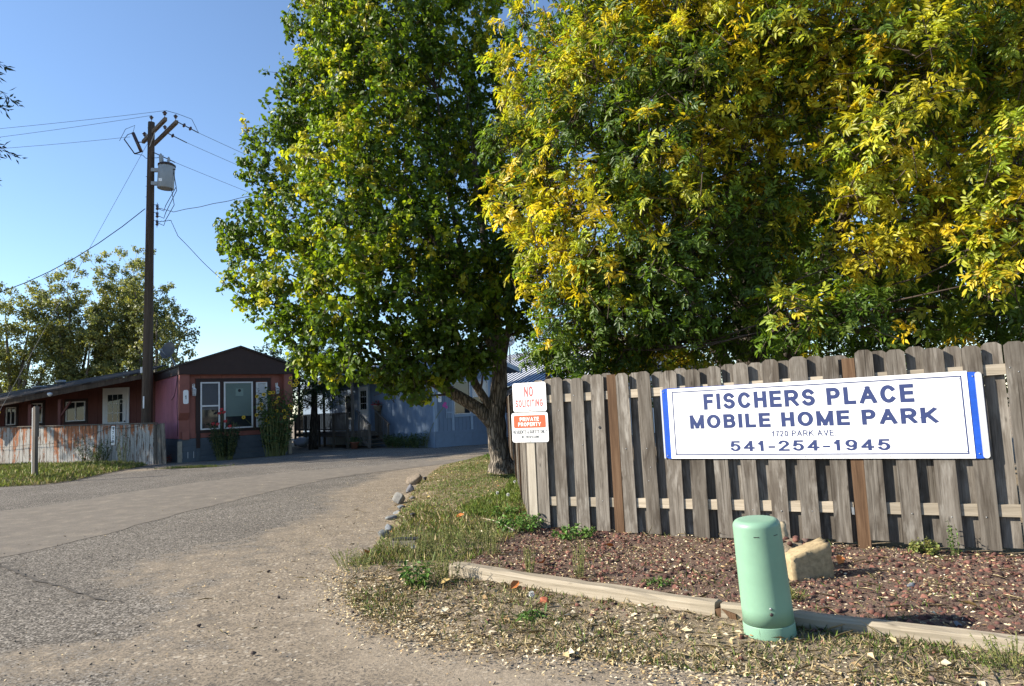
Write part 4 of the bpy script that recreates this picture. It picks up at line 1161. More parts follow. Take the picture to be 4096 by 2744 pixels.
simple_tree("hedge_tree", "dense dark thicket under the ash boughs behind the long sign", (6.6, 15.6, 0),
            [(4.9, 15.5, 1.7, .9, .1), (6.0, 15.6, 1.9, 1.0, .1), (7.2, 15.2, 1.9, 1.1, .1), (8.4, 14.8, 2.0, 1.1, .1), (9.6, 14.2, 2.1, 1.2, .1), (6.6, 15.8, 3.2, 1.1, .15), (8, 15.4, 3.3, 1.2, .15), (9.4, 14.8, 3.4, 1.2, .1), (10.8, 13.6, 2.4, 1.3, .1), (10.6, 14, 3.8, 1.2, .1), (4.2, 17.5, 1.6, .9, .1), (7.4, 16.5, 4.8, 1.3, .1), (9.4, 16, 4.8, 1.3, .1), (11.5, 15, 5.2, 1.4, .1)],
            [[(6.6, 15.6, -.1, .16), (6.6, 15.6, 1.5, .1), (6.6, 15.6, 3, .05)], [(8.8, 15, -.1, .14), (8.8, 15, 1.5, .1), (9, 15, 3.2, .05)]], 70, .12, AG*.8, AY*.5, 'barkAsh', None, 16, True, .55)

# conifer at the edge of the view
con = thing("conifer_tree", "dark conifer with drooping feathery boughs reaching in beside the power lines", "tree", (-25.9, 26.0, 0))
m = MB(); m.tube([(0, 0, -.1), (0, 0, 8), (0, 0, 16), (0, 0, 23)], [.45, .32, .18, .04], 10, True, .03)
m.build("trunk", MT['barkAsh'], con)
m = MB(); parts = []
for k in range(400):
    h = random.uniform(7.4, 22.5); a = random.uniform(0, 2*math.pi); ln_ = ((5.4 if h > 13.5 else 3.9) if h < 18 else 5.4*(23.5-h)/5.5)*random.uniform(.6, 1.05)
    d = Vector((math.cos(a), math.sin(a), 0))
    P = [Vector((0, 0, h)) + d*ln_*t + Vector((0, 0, .12*ln_*math.sin(t*2.2) - .32*ln_*t*t)) for t in np.linspace(0, 1, 8)]
    m.tube(P, [.05*(1-t) + .008 for t in np.linspace(0, 1, 8)], 4, False)
    Pa = np.array(P); n = 130
    t = rng.uniform(.25, 1, n); seg = np.stack([np.interp(t, np.linspace(0, 1, 8), Pa[:, q]) for q in range(3)], 1)
    A = unit(np.array(d)*.7 + rng.normal(size=(n, 3))*.55 + np.array([0, 0, -.35]))
    seg = seg + A*rng.uniform(0, .25, (n, 1))
    L = rng.uniform(.18, .42, n)
    parts.append(leaves(seg, A, rdir(n), L, .085, np.array([[.022, .04, .022]])*rng.uniform(.7, 1.4, (n, 1)), .1))
V, F, C = joinparts(parts)
m.build("branches", MT['twig'], con)["kind"] = "stuff"
ob("crown", fastmesh("crown", V, F, C), MT['leafFar'], con)

# a second conifer added out of view to shade the blue home's porch, sharing meshes
c2 = con.copy(); COL.objects.link(c2); c2.location = (-31.5, 32.0, 0); c2.rotation_euler = (0, 0, 2.1)
c2["label"] = "second dark conifer standing behind the first beyond the porch wing"
for ch in list(con.children):
    k_ = ch.copy(); COL.objects.link(k_); k_.parent = c2
con["group"] = c2["group"] = "conifers beyond the porch wing"

# ================================================================== HOUSES
TH = RAD(38)
def windowpart(parent, u0, u1, z0, z1, y, mat='vinyl', fw_=.055, mull=None, cross=None, blind=0, face=-1, glassmat='glass', blindmat='blind'):
    """window in the x,z plane at y, outside is towards -y"""
    w = MB()
    w.box((u0, y-.05, z0), (u0+fw_, y+.02, z1)); w.box((u1-fw_, y-.05, z0), (u1, y+.02, z1))
    w.box((u0+fw_, y-.05, z0), (u1-fw_, y+.02, z0+fw_)); w.box((u0+fw_, y-.05, z1-fw_), (u1-fw_, y+.02, z1))
    if mull: 
        for t in mull: w.box((u0+fw_, y-.045, t-.03), (u1-fw_, y+.02, t+.03))
    if cross:
        for t in cross: w.box((t-.02, y-.045, z0+fw_), (t+.02, y+.02, z1-fw_))
    f = w.build("window", MT[mat], parent)
    MB().box((u0+fw_*.8, y-.012, z0+fw_*.8), (u1-fw_*.8, y-.002, z1-fw_*.8)).build("pane", MT[glassmat], f)
    if blind:
        b = MB(); n = int((z1-z0-2*fw_)/.042)
        for k in range(n):
            zz = z0+fw_+.02+k*.042
            if blind < 1 and (k/n) < (1-blind): continue
            b.hexa([(u0+fw_, y-.0185, zz), (u1-fw_, y-.0185, zz), (u1-fw_, y-.0135, zz+.004), (u0+fw_, y-.0135, zz+.004),
                    (u0+fw_, y-.0185, zz+.026), (u1-fw_, y-.0185, zz+.026), (u1-fw_, y-.0135, zz+.03), (u0+fw_, y-.0135, zz+.03)])
        b.build("blind", MT[blindmat], f)
    return f

def panels(parent, name, mat, x0, x1, w, y0, y1, z0, z1, gap=.008, axis='x', jit=.002):
    n = max(1, round((x1-x0)/w)); ww = (x1-x0)/n
    for k in range(n):
        a, b = x0+k*ww+gap/2, x0+(k+1)*ww-gap/2
        j = random.uniform(0, jit)
        if axis == 'x': MB().box((a, y0-j, z0), (b, y1, z1)).build(name, MT[mat], parent)
        else: MB().box((y0-j, a, z0), (y1, b, z1)).build(name, MT[mat], parent)

# ------------------------------------------------------------------ house 1: red-brown single-wide
h1 = thing("mobile_home", "red-brown mobile home numbered 1 with dark gable and three white windows", "house", (-13.07, 26.64, 0), TH)
W1 = 4.36; LEN1 = 17.0
MB().box((.03, .03, .3), (W1-.03, LEN1, 3.5)).build("wall", MT['brownTrim'], h1)
# front siding, window trim, skirting
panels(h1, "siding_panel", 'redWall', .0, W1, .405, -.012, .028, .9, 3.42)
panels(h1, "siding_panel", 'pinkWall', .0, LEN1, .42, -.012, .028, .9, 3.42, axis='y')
for k, (a, b) in enumerate(((.0, .2), (.206, .4), (.406, .6), (.606, .885))):
    MB().box((-.0, -.022, a - (.1 if k == 0 else 0)), (W1, .02, b)).build("skirting_board", MT['slate'], h1)
    MB().box((-.022, .024, a - (.1 if k == 0 else 0)), (.02, LEN1, b)).build("skirting_board", MT['slate'], h1)
for (a, b, c_, d_) in ((.6, .76, 1.1, 3.19), (1.51, 1.65, 1.1, 3.19), (2.81, 2.93, 1.1, 3.19), (3.40, 3.55, 1.1, 3.19)):
    MB().box((a, -.045, c_), (b, -.0125, d_)).build("window_trim", MT['brownTrim'], h1)
MB().box((.6, -.05, 3.10), (3.55, -.0128, 3.24)).build("window_trim", MT['brownTrim'], h1)
MB().box((.6, -.05, 1.08), (3.55, -.0128, 1.19)).build("window_trim", MT['brownTrim'], h1)
MB().box((.62, -.05, .5), (.76, -.0126, 1.08)).build("window_trim", MT['brownTrim'], h1)
MB().box((.62, -.055, -.05), (.76, -.0235, .5)).build("skirting_post", MT['slate'], h1)
MB().box((-.06, -.08, -.05), (.1, -.024, .80)).build("corner_post", MT['concrete'], h1)
MB().box((4.26, -.08, -.05), (4.40, -.024, .92)).build("corner_post", MT['concrete'], h1)
w1 = windowpart(h1, .77, 1.5, 1.2, 3.09, -.03, mull=[2.14], blind=.6, blindmat='dishGrey')
w2 = windowpart(h1, 1.66, 2.8, 1.2, 3.09, -.03, blind=.78)
w3 = windowpart(h1, 2.94, 3.39, 1.2, 3.06, -.03, blind=1, blindmat='white')
MB().box((2.12, -.0525, 2.52), (2.42, -.0505, 2.82)).build("notice_sheet", MT['blind'], w2)
MB().lathe([(.062, 0), (.062, .001)], (2.27, -.0528, 2.73), 16, (0, -1, 0)).build("notice_emblem", MT['black'], w2)
# boxed corner columns under the eave
for (a, b) in ((-.03, .33), (4.06, 4.40)):
    m = MB(); m.box((a, -.24, 1.9), (b, -.0125, 3.40))
    m.hexa([(a, -.03, 1.62), (b, -.03, 1.62), (b, -.0125, 1.62), (a, -.0125, 1.62), (a, -.24, 1.899), (b, -.24, 1.899), (b, -.0125, 1.899), (a, -.0125, 1.899)])
    m.build("corner_column", MT['redWall'], h1)
# number plaque
pq = MB().prism(rrect(.10, .29, 2.24, 2.78, .06), -.256, -.242).build("number_plaque", MT['signWhite'], h1)
text("1", pq, MT['black'], .165, .215, 2.43, 2.57, -.2565, .16, "numeral")
# wall lanterns
for u in (.52, 3.80):
    lm = MB().box((u-.05, -.04, 2.85), (u+.05, -.0125, 3.02)).build("wall_lantern", MT['white'], h1)
    MB().tube([(u, -.03, 2.95), (u, -.10, 3.03), (u, -.15, 2.95), (u, -.15, 2.88)], .013, 6).build("bracket", MT['white'], lm)
    MB().lathe([(.02, .07), (.05, .04), (.085, 0), (.085, -.01)], (u, -.15, 2.81), 6).build("cap", MT['white'], lm)
    cg = MB()
    for k in range(6):
        a = k*math.pi/3
        p0 = (u+.075*math.cos(a), -.15+.075*math.sin(a), 2.80); p1 = (u+.055*math.cos(a), -.15+.055*math.sin(a), 2.55)
        cg.bar(p0, p1, .012, .012)
    for zz, rr in ((2.72, .07), (2.63, .062), (2.55, .058)):
        cg.lathe([(rr-.004, 0), (rr+.004, 0), (rr+.004, .012), (rr-.004, .012), (rr-.004, 0)], (u, -.15, zz), 6)
    cg.build("cage", MT['white'], lm)
    MB().lathe([(.045, 0), (.06, .22)], (u, -.15, 2.56), 6).build("glass", MT['plastic'], lm)
MB().box((.1, -.10, .86), (.36, -.013, 1.17)).build("meter_box", MT['redWall'], h1)
vt = MB().box((.1, -.03, .13), (.53, -.0225, .38)).build("foundation_vent", MT['slate'], h1)
for u in (.1, .31, .52):
    MB().box((u, -.036, .13), (u+.015, -.031, .38)).build("vent_rib", MT['vinyl'], vt)
# fascia, gable and roof
MB().box((-.06, -.30, 3.385), (4.5, -.26, 3.76)).build("fascia", MT['brownFascia'], h1)
MB().box((-.06, -.255, 3.385), (-.02, LEN1+.2, 3.70)).build("fascia", MT['brownFascia'], h1)
MB().box((4.46, -.255, 3.385), (4.5, LEN1+.2, 3.70)).build("fascia", MT['brownFascia'], h1)
MB().prism([(-.04, 3.70), (4.48, 3.70), (2.25, 4.50)], -.275, -.20).build("gable", MT['brownFascia'], h1)
MB().box((-.01, -.25, 3.40), (4.45, -.013, 3.425)).build("soffit", MT['brownFascia'], h1)
for u in (.55, 1.1, 1.68, 2.82, 3.4):
    zt = 3.70 + .8*(1-abs(u-2.25)/2.25) - .03
    MB().box((u-.008, -.279, 3.765), (u+.008, -.2755, zt)).build("gable_batten", MT['brownTrim'], h1)
rf = MB()
rf.hexa([(2.25, -.34, 4.49), (-.12, -.34, 3.69), (-.12, LEN1+.3, 3.69), (2.25, LEN1+.3, 4.49), (2.25, -.34, 4.56), (-.14, -.34, 3.755), (-.14, LEN1+.3, 3.755), (2.25, LEN1+.3, 4.56)])
rf.hexa([(4.6, -.34, 3.69), (2.252, -.34, 4.49), (2.252, LEN1+.3, 4.49), (4.6, LEN1+.3, 3.69), (4.62, -.34, 3.755), (2.252, -.34, 4.56), (2.252, LEN1+.3, 4.56), (4.62, LEN1+.3, 3.755)])
rfo = rf.build("roof", MT['shingleBrown'], h1)
# cable stapled down the corner
MB().tube([(-.03, -.02, 3.75), (-.05, .02, 3.2), (-.05, .03, 2.6), (-.05, .1, 2.2), (-.05, .02, 1.7), (-.05, -.02, 1.0)], .012, 5).build("cable", MT['cable'], h1)
MB().tube([(-.03, .0, 3.6), (-.04, .25, 3.0), (-.04, .6, 2.6), (-.04, 1.1, 2.45)], .01, 5).build("cable", MT['cable'], h1)

# porch wing with the low roof, built on the left side of house 1 (world aligned)
pw = thing("porch_wing", "low shed-roofed porch wing with a nine-pane door beside the red-brown home", "house", (-16.4, 30.2, 0), RAD(176))
# local x runs away from the home, local y towards the road is negative after the turn -> use +y = towards the road mirrored
def pwx(X, Y, Z):
    c_, s_ = math.cos(RAD(176)), math.sin(RAD(176)); dx, dy = X+16.4, Y-30.2
    return (c_*dx + s_*dy, -s_*dx + c_*dy, Z)
ax_ = pwx(-17.0, 30.2, 0)
# wall boards of the wing (vertical siding), facing the road (local +y)
def pwbox(u0, u1, v0, v1, z0, z1): return MB().box((u0, v0, z0), (u1, v1, z1))
for k in range(18):
    u0_ = -.6 + k*.45
    ht = 3.78 - .118*(u0_+.4)
    pwbox(u0_+.004, u0_+.446, -.06, random.uniform(-.002, .002), .75, ht).build("siding_board", MT['porchWall'], pw)
pwbox(-.6, 7.5, -.08, -.02, -.05, .75).build("wall_base", MT['slate'], pw)
pwbox(7.5, 7.6, -3.5, 2.3, -.05, 2.4).build("end_wall", MT['porchWall'], pw)
pwbox(-.5, 7.45, -3.3, 1.7, -.05, .72).build("porch_floor", MT['deck'], pw)
dr = pwbox(.62, 1.84, .0, .05, .78, 3.2).build("door_frame", MT['vinyl'], pw)
dd = pwbox(.74, 1.72, .051, .075, .8, 3.06).build("door", MT['vinyl'], pw)
for i_ in range(3):
    for j_ in range(3):
        u0_ = .90 + i_*.235; z0_ = 1.69 + j_*.41
        pwbox(u0_, u0_+.21, .0755, .082, z0_, z0_+.385).build("pane", MT['glass'], dd)
MB().lathe([(.03, 0), (.035, .03), (.0, .05)], (.79, .076, 1.7), 10, (0, 1, 0)).build("handle", MT['darkMetal'], dd)
for (u0_, u1_, z0_, z1_) in ((2.65, 3.55, 1.8, 2.68), (4.65, 5.15, 1.8, 2.68), (5.9, 6.36, 1.76, 2.56)):
    f_ = MB()
    t_ = .05
    pwbox(u0_-.1, u1_+.1, .002, .02, z0_-.1, z1_+.12).build("window_trim", MT['brownTrim'], pw)
    f_.box((u0_, .021, z0_), (u0_+t_, .06, z1_)); f_.box((u1_-t_, .021, z0_), (u1_, .06, z1_)); f_.box((u0_+t_, .021, z0_), (u1_-t_, .06, z0_+t_)); f_.box((u0_+t_, .021, z1_-t_), (u1_-t_, .06, z1_))
    mid = (u0_+u1_)/2; f_.box((mid-.025, .021, z0_+t_), (mid+.025, .058, z1_-t_))
    fo = f_.build("window", MT['vinyl'], pw)
    pwbox(u0_+t_*.8, u1_-t_*.8, .025, .035, z0_+t_*.8, z1_-t_*.8).build("pane", MT['glass'], fo)
# porch roof: two layered slabs falling away from the home
P_ = lambda *a: pwx(*a)
A1, B1, A2, B2 = (-14.95, 27.35, 3.62), (-23.4, 28.2, 2.50), (-17.0, 33.4, 4.42), (-27.5, 34.4, 3.2)
def slab(nm, a, b, c_, d_, th, mat):
    q = [P_(*a), P_(*b), P_(*c_), P_(*d_)]
    lo = [(x, y, z-th) for x, y, z in q]
    m = MB(); m.hexa(lo + q); return m.build(nm, MT[mat], pw)
slab("roof", A1, B1, B2, A2, .07, 'shingleBrown')
def off(p, dz, dy=0): return (p[0], p[1]+dy, p[2]+dz)
m = MB()
qa, qb = P_(*off(A1, -.075, .03)), P_(*off(B1, -.075, .03)); qc, qd = P_(*off(B1, -.075, .08)), P_(*off(A1, -.075, .08))
m.hexa([(x, y, z-.2) for x, y, z in (qa, qb, qc, qd)] + [qa, qb, qc, qd]); m.build("fascia", MT['poleWood'], pw)
for (X, Y) in ((-18.8, 28.3), (-20.1, 28.4), (-22.3, 28.6)):
    a = P_(X, Y, .0); zt = 3.3 - .125*(-15-X)*1.0 - .1
    MB().box((a[0]-.06, a[1]-.06, .0), (a[0]+.06, a[1]+.06, zt)).build("porch_post", MT['porchWall'], pw)
    MB().bar((a[0], a[1], zt-.75), (a[0]-.45, a[1], zt-.12), .07, .07).build("brace", MT['porchWall'], pw)
for (X, Y, r_, h_) in ((-20.6, 31.0, .18, .32), (-21.7, 31.2, .24, .22)):
    zz = 3.62 - (-14.95-X)*.118 + (Y-27.35)*.13 - .05
    a = P_(X, Y, zz)
    MB().lathe([(r_*.8, -.2), (r_*.8, h_*.6), (r_*1.15, h_*.62), (r_*1.15, h_)], a, 12).build("roof_vent", MT['galv'], pw)
MB().lathe([(.03, 0), (.09, .06), (.09, .14), (.0, .16)], P_(-18.7, 27.5, 2.82), 10).build("porch_lamp", MT['vinyl'], pw)

# ------------------------------------------------------------------ house 2: blue home
h2 = thing("mobile_home", "blue mobile home numbered 2 with porch and steps behind the pear tree", "house", (-3.4, 29.1, 0), TH)
W2 = 3.72; LEN2 = 15.0
MB().box((.03, .03, .2), (W2-.03, LEN2, 3.2)).build("wall", MT['blueWall'], h2)
panels(h2, "siding_panel", 'blueWall', 0, W2, .2, -.01, .028, .62, 3.2, .009)
panels(h2, "siding_panel", 'blueWall', 0, LEN2, .4, -.01, .028, .62, 3.2, .009, 'y')
panels(h2, "skirting_panel", 'blueWall', 0, W2, .93, -.03, .02, -.05, .55, .006)
panels(h2, "skirting_panel", 'blueWall', 0, LEN2, 1.2, -.03, .02, -.05, .55, .006, 'y')
MB().box((-.035, -.045, .55), (W2, -.011, .66)).build("band_board", MT['blueWall'], h2)
MB().box((-.045, -.011, .55), (-.011, LEN2, .66)).build("band_board", MT['blueWall'], h2)
MB().box((-.03, -.036, .665), (.09, -.0125, 3.1)).build("corner_trim", MT['blueTrim'], h2)
MB().box((-.036, -.036, .665), (-.0125, .09, 3.1)).build("corner_trim", MT['blueTrim'], h2)
MB().box((3.6, -.036, .665), (3.74, -.0125, 3.1)).build("corner_trim", MT['blueTrim'], h2)
for u in (.88, 1.86, 2.84):
    MB().box((u-.06, -.045, .665), (u+.06, -.0125, 3.05)).build("window_trim", MT['blueTrim'], h2)
MB().box((.95, -.05, 1.24), (2.78, -.0128, 1.35)).build("window_sill", MT['blueTrim'], h2)
MB().box((.95, -.05, 2.78), (2.78, -.0128, 2.88)).build("window_head", MT['blueTrim'], h2)
windowpart(h2, .945, 1.795, 1.352, 2.778, -.02, 'cream', .03, mull=[2.1])
windowpart(h2, 1.925, 2.775, 1.352, 2.778, -.02, 'cream', .03, mull=[2.1], blind=.5, blindmat='white')
sh_ = MB().box((.52, -.02, 1.2), (.82, -.0125, 2.95)).build("shutter", MT['blueWall'], h2)
for k in range(4):
    MB().box((.535+k*.075, -.045, 1.2), (.575+k*.075, -.021, 2.95)).build("slat", MT['blueTrim'], sh_)
for zz in (1.42, 2.7):
    MB().box((.52, -.052, zz), (.82, -.046, zz+.06)).build("cross_bar", MT['blueTrim'], sh_)
pq = MB().prism(rrect(.16, .33, 1.9, 2.36, .05), -.03, -.013).build("number_plaque", MT['signWhite'], h2)
text("2", pq, MT['black'], .215, .28, 2.06, 2.2, -.0305, .16, "numeral")
rf = MB()
rz_, re_ = 4.1, 3.15
rf.hexa([(1.86, -.35, rz_), (-.45, -.35, re_), (-.45, LEN2+.3, re_), (1.86, LEN2+.3, rz_), (1.86, -.35, rz_+.1), (-.45, -.35, re_+.1), (-.45, LEN2+.3, re_+.1), (1.86, LEN2+.3, rz_+.1)])
rf.hexa([(4.5, -.35, re_), (1.862, -.35, rz_), (1.862, LEN2+.3, rz_), (4.5, LEN2+.3, re_), (4.5, -.35, re_+.1), (1.862, -.35, rz_+.1), (1.862, LEN2+.3, rz_+.1), (4.5, LEN2+.3, re_+.1)])
rf.build("roof", MT['shingleBlue'], h2)
m = MB()
m.hexa([(4.53, -.40, re_-.06), (1.86, -.40, rz_-.04), (1.86, -.353, rz_-.04), (4.53, -.353, re_-.06), (4.53, -.40, re_+.14), (1.86, -.40, rz_+.14), (1.86, -.353, rz_+.14), (4.53, -.353, re_+.14)])
m.hexa([(1.858, -.40, rz_-.04), (-.48, -.40, re_-.06), (-.48, -.353, re_-.06), (1.858, -.353, rz_-.04), (1.858, -.40, rz_+.14), (-.48, -.40, re_+.14), (-.48, -.353, re_+.14), (1.858, -.353, rz_+.14)])
m.build("rake_board", MT['blueTrim'], h2)
MB().prism([(.03, 3.2), (W2-.03, 3.2), (1.86, 4.06)], -.005, .2).build("gable", MT['blueWall'], h2)
MB().box((-.44, -.34, 3.12), (-.0, 4.6, 3.148)).build("soffit", MT['blueTrim'], h2)
# door on the long side
dr = MB().box((-.06, 6.05, .75), (-.012, 7.3, 2.98)).build("door_frame", MT['blueTrim'], h2)
dd = MB().box((-.085, 6.17, .77), (-.061, 7.15, 2.9)).build("door", MT['vinyl'], h2)
for i_ in range(3):
    for j_ in range(3):
        MB().box((-.092, 6.33+i_*.225, 1.78+j_*.32), (-.0855, 6.53+i_*.225, 2.07+j_*.32)).build("pane", MT['glass'], dd)
MB().lathe([(.03, 0), (.035, .03), (0, .05)], (-.086, 7.07, 1.65), 8, (-1, 0, 0)).build("handle", MT['darkMetal'], dd)
wl = MB().box((-.05, 7.9, 1.3), (-.012, 8.9, 2.6)).build("window", MT['vinyl'], h2)
MB().box((-.056, 7.98, 1.38), (-.0505, 8.82, 2.52)).build("pane", MT['glass'], wl)
# porch roof
m = MB()
m.hexa([(-2.0, 4.75, 3.28), (-.02, 4.75, 3.28), (-.02, 11.5, 4.6), (-2.0, 11.5, 4.6), (-2.0, 4.75, 3.36), (-.02, 4.75, 3.36), (-.02, 11.5, 4.68), (-2.0, 11.5, 4.68)])
m.build("porch_roof", MT['shingleBlue'], h2)
MB().box((-2.0, 4.70, 3.12), (-.02, 4.745, 3.33)).build("porch_fascia", MT['deck'], h2)
MB().box((-2.0, 4.69, 3.335), (-.02, 4.73, 3.365)).build("drip_edge", MT['vinyl'], h2)
for w in (4.85, 8.2, 11.6):
    MB().box((-1.55, w, 0), (-1.45, w+.1, 3.2 if w < 5 else 3.6)).build("porch_post", MT['deck'], h2)

pc = thing("porch_deck", "grey timber porch deck with railing and steps on the blue home", "porch", (-3.4, 29.1, 0), TH)
for k in range(12):
    MB().box((-1.6+k*.128, 4.8, .68), (-1.6+k*.128+.12, 11.8, .72)).build("deck_board", MT['deck'], pc)
MB().box((-1.64, 4.78, .5), (-1.605, 11.8, .675)).build("rim_joist", MT['deck'], pc)
MB().box((-1.6, 4.76, .5), (-.06, 4.795, .675)).build("rim_joist", MT['deck'], pc)
for w in (5.0, 6.6, 8.4, 10.2, 11.7):
    MB().box((-1.745, w, 0), (-1.645, w+.1, 1.62)).build("railing_post", MT['deck'], pc)
MB().box((-1.76, 4.85, 1.625), (-1.62, 11.85, 1.665)).build("top_rail", MT['deck'], pc)
MB().box((-1.715, 4.85, .82), (-1.68, 11.8, .9)).build("bottom_rail", MT['deck'], pc)
bl = MB().box((-.018, -.018, 0), (.018, .018, .72)).mesh("baluster"); bl.materials.append(MT['deck'])
w = 5.2
while w < 11.65:
    if min(abs(w - q - .05) for q in (5.0, 6.6, 8.4, 10.2, 11.7)) > .09:
        ob("baluster", bl, None, pc, (-1.697, w, .902))
    w += .135
# steps
zs = [.56, .37, .185]
for k, z_ in enumerate(zs):
    MB().box((-1.28, 4.70-(k+1)*.30, z_-.04), (-.42, 4.70-k*.30-.02, z_)).build("tread", MT['deck'], pc)
for u in (-1.32, -.38):
    m = MB(); m.hexa([(u-.025, 3.55, 0), (u+.025, 3.55, 0), (u+.025, 4.75, .45), (u-.025, 4.75, .45), (u-.025, 3.55, .14), (u+.025, 3.55, .14), (u+.025, 4.75, .68), (u-.025, 4.75, .68)])
    m.build("stringer", MT['deck'], pc)
    MB().box((u-.045, 3.5, 0), (u+.045, 3.59, 1.05)).build("newel_post", MT['deck'], pc)
    m = MB(); m.bar((u, 3.4, 1.02), (u, 4.85, 1.72), .09, .045); m.build("handrail", MT['deck'], pc)
    for w in np.arange(3.75, 4.75, .15):
        zz = .12 + (w-3.55)*.45; MB().box((u-.015, w, zz), (u+.015, w+.03, 1.06+(w-3.4)*.48)).build("baluster", MT['deck'], pc)
MB().box((-.35, 4.86, .72), (-.05, 4.95, 1.66)).build("railing_panel", MT['deck'], pc)

def H2(u, w, z=0):
    return (-3.4 + u*math.cos(TH) - w*math.sin(TH), 29.1 + u*math.sin(TH) + w*math.cos(TH), z)
def H1(u, w, z=0):
    return (-13.07 + u*math.cos(TH) - w*math.sin(TH), 26.64 + u*math.sin(TH) + w*math.cos(TH), z)

# ------------------------------------------------------------------ house 3: metal roof
h3 = thing("metal_roof_house", "white house with ribbed grey metal roof behind the board fence", "house", (3.6, 31.0, 0), TH)
MB().box((0, 0, 0), (8.6, 12, 2.62)).build("wall", MT['cream'], h3)
MB().prism([(0, 2.62), (8.6, 2.62), (4.3, 4.75)], 0, .2).build("gable", MT['lavender'], h3)
rf = MB()
rf.hexa([(4.3, -.4, 4.78), (-.55, -.4, 2.62), (-.55, 12.4, 2.62), (4.3, 12.4, 4.78), (4.3, -.4, 4.84), (-.55, -.4, 2.68), (-.55, 12.4, 2.68), (4.3, 12.4, 4.84)])
rf.hexa([(9.15, -.4, 2.62), (4.302, -.4, 4.78), (4.302, 12.4, 4.78), (9.15, 12.4, 2.62), (9.15, -.4, 2.68), (4.302, -.4, 4.84), (4.302, 12.4, 4.84), (9.15, 12.4, 2.68)])
ro = rf.build("roof", MT['metalRoof'], h3)
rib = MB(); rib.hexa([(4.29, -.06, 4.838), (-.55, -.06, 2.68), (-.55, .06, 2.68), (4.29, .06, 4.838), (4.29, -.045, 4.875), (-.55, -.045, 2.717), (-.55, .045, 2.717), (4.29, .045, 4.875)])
rm = rib.mesh("rib"); rm.materials.append(MT['ribShade'])
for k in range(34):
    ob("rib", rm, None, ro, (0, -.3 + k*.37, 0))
MB().box((-.62, -.4, 2.46), (-.555, 12.4, 2.6)).build("gutter", MT['vinyl'], h3)
for w in (3.0, 6.1, 8.6):
    wn_ = MB().box((-.05, w, 1.2), (-.002, w+1.2, 2.25)).build("window", MT['vinyl'], h3)
    MB().box((-.056, w+.08, 1.28), (-.0505, w+1.12, 2.17)).build("pane", MT['glass'], wn_)

# dark board fence between house 2 and house 3
fb = thing("dark_fence", "dark board fence between the blue home and the metal roofed house", "fence", (-.1, 29.3, 0), RAD(20))
for k in range(9):
    MB().prism([(k*.16, 0), (k*.16+.15, 0), (k*.16+.15, 1.62), (k*.16+.075, 1.67), (k*.16, 1.62)], 0, .02).build("board", MT['ptpost'], fb)
for z_ in (.4, 1.3): MB().box((-.02, .021, z_), (1.5, .06, z_+.09)).build("rail", MT['ptpost'], fb)

# ------------------------------------------------------------------ satellite dishes
def dish(name, label, loc, r, aim, mat, mast, parentless=True, txt=None):
    t_ = thing(name, label, "satellite dish", loc)
    q = Vector((0, 0, 1)).rotation_difference(Vector(aim).normalized())
    prof = [(.001, 0)] + [(r*k/8, .22*r*(k/8)**2) for k in range(1, 9)] + [(r*1.02, .22*r-.002), (r*.98, .2*r-.012)] + [(r*k/8, .22*r*(k/8)**2-.014) for k in range(7, 0, -1)] + [(.001, -.014)]
    MB().lathe(prof, (0, 0, 0), 28, aim).build("reflector", MT[mat], t_)
    arm_end = q @ Vector((0, -r*.35, r*1.15)); a0 = q @ Vector((0, -r*.95, .2*r))
    MB().tube([a0, arm_end], .018, 6).build("feed_arm", MT['galv'], t_)
    MB().lathe([(.03, -.05), (.045, .0), (.045, .09)], arm_end, 10, arm_end).build("feed_horn", MT['xfmr'], t_)
    MB().tube([q @ Vector((0, 0, -.03))] + [Vector(p) for p in mast], .028, 8).build("mast", MT['galv'], t_)
    if txt:
        tx = text(txt, t_, MT['xfmr'], -r*.45, r*.6, -.02, .08, 0, .18)
        tx.rotation_euler = (q @ Vector((0, 0, 1))).to_track_quat('-Y', 'Z').to_euler(); tx.location = q @ Vector((0, 0, .09*r))
    return t_
dl = (-13.95, 27.6, 4.45)
dish("satellite_dish", "dark grey satellite dish on the eave of the red-brown home next to the pole", dl, .36, (-.3, -.9, .3), 'dishGrey', [(.1, -.05, -.25), (.42, -.3, -.62), (.5, -.4, -.8)])
d2 = H1(3.3, 6.5, 4.28)
dish("satellite_dish", "bluish satellite dish peeking over the ridge slope of the red-brown home", (d2[0], d2[1], d2[2]+.15), .36, (-.3, -.8, .5), 'xfmr', [(0, .05, -.2), (0, .05, -.5)])
d3 = H2(3.2, .9, 0)
dish("satellite_dish", "white satellite dish above the roof corner of the blue home", (-.12, 30.3, 4.5), .30, (-.25, -.9, .3), 'dishWhite', [(0, .1, -.3), (0, .12, -1.0)], True, "DIRECTV")

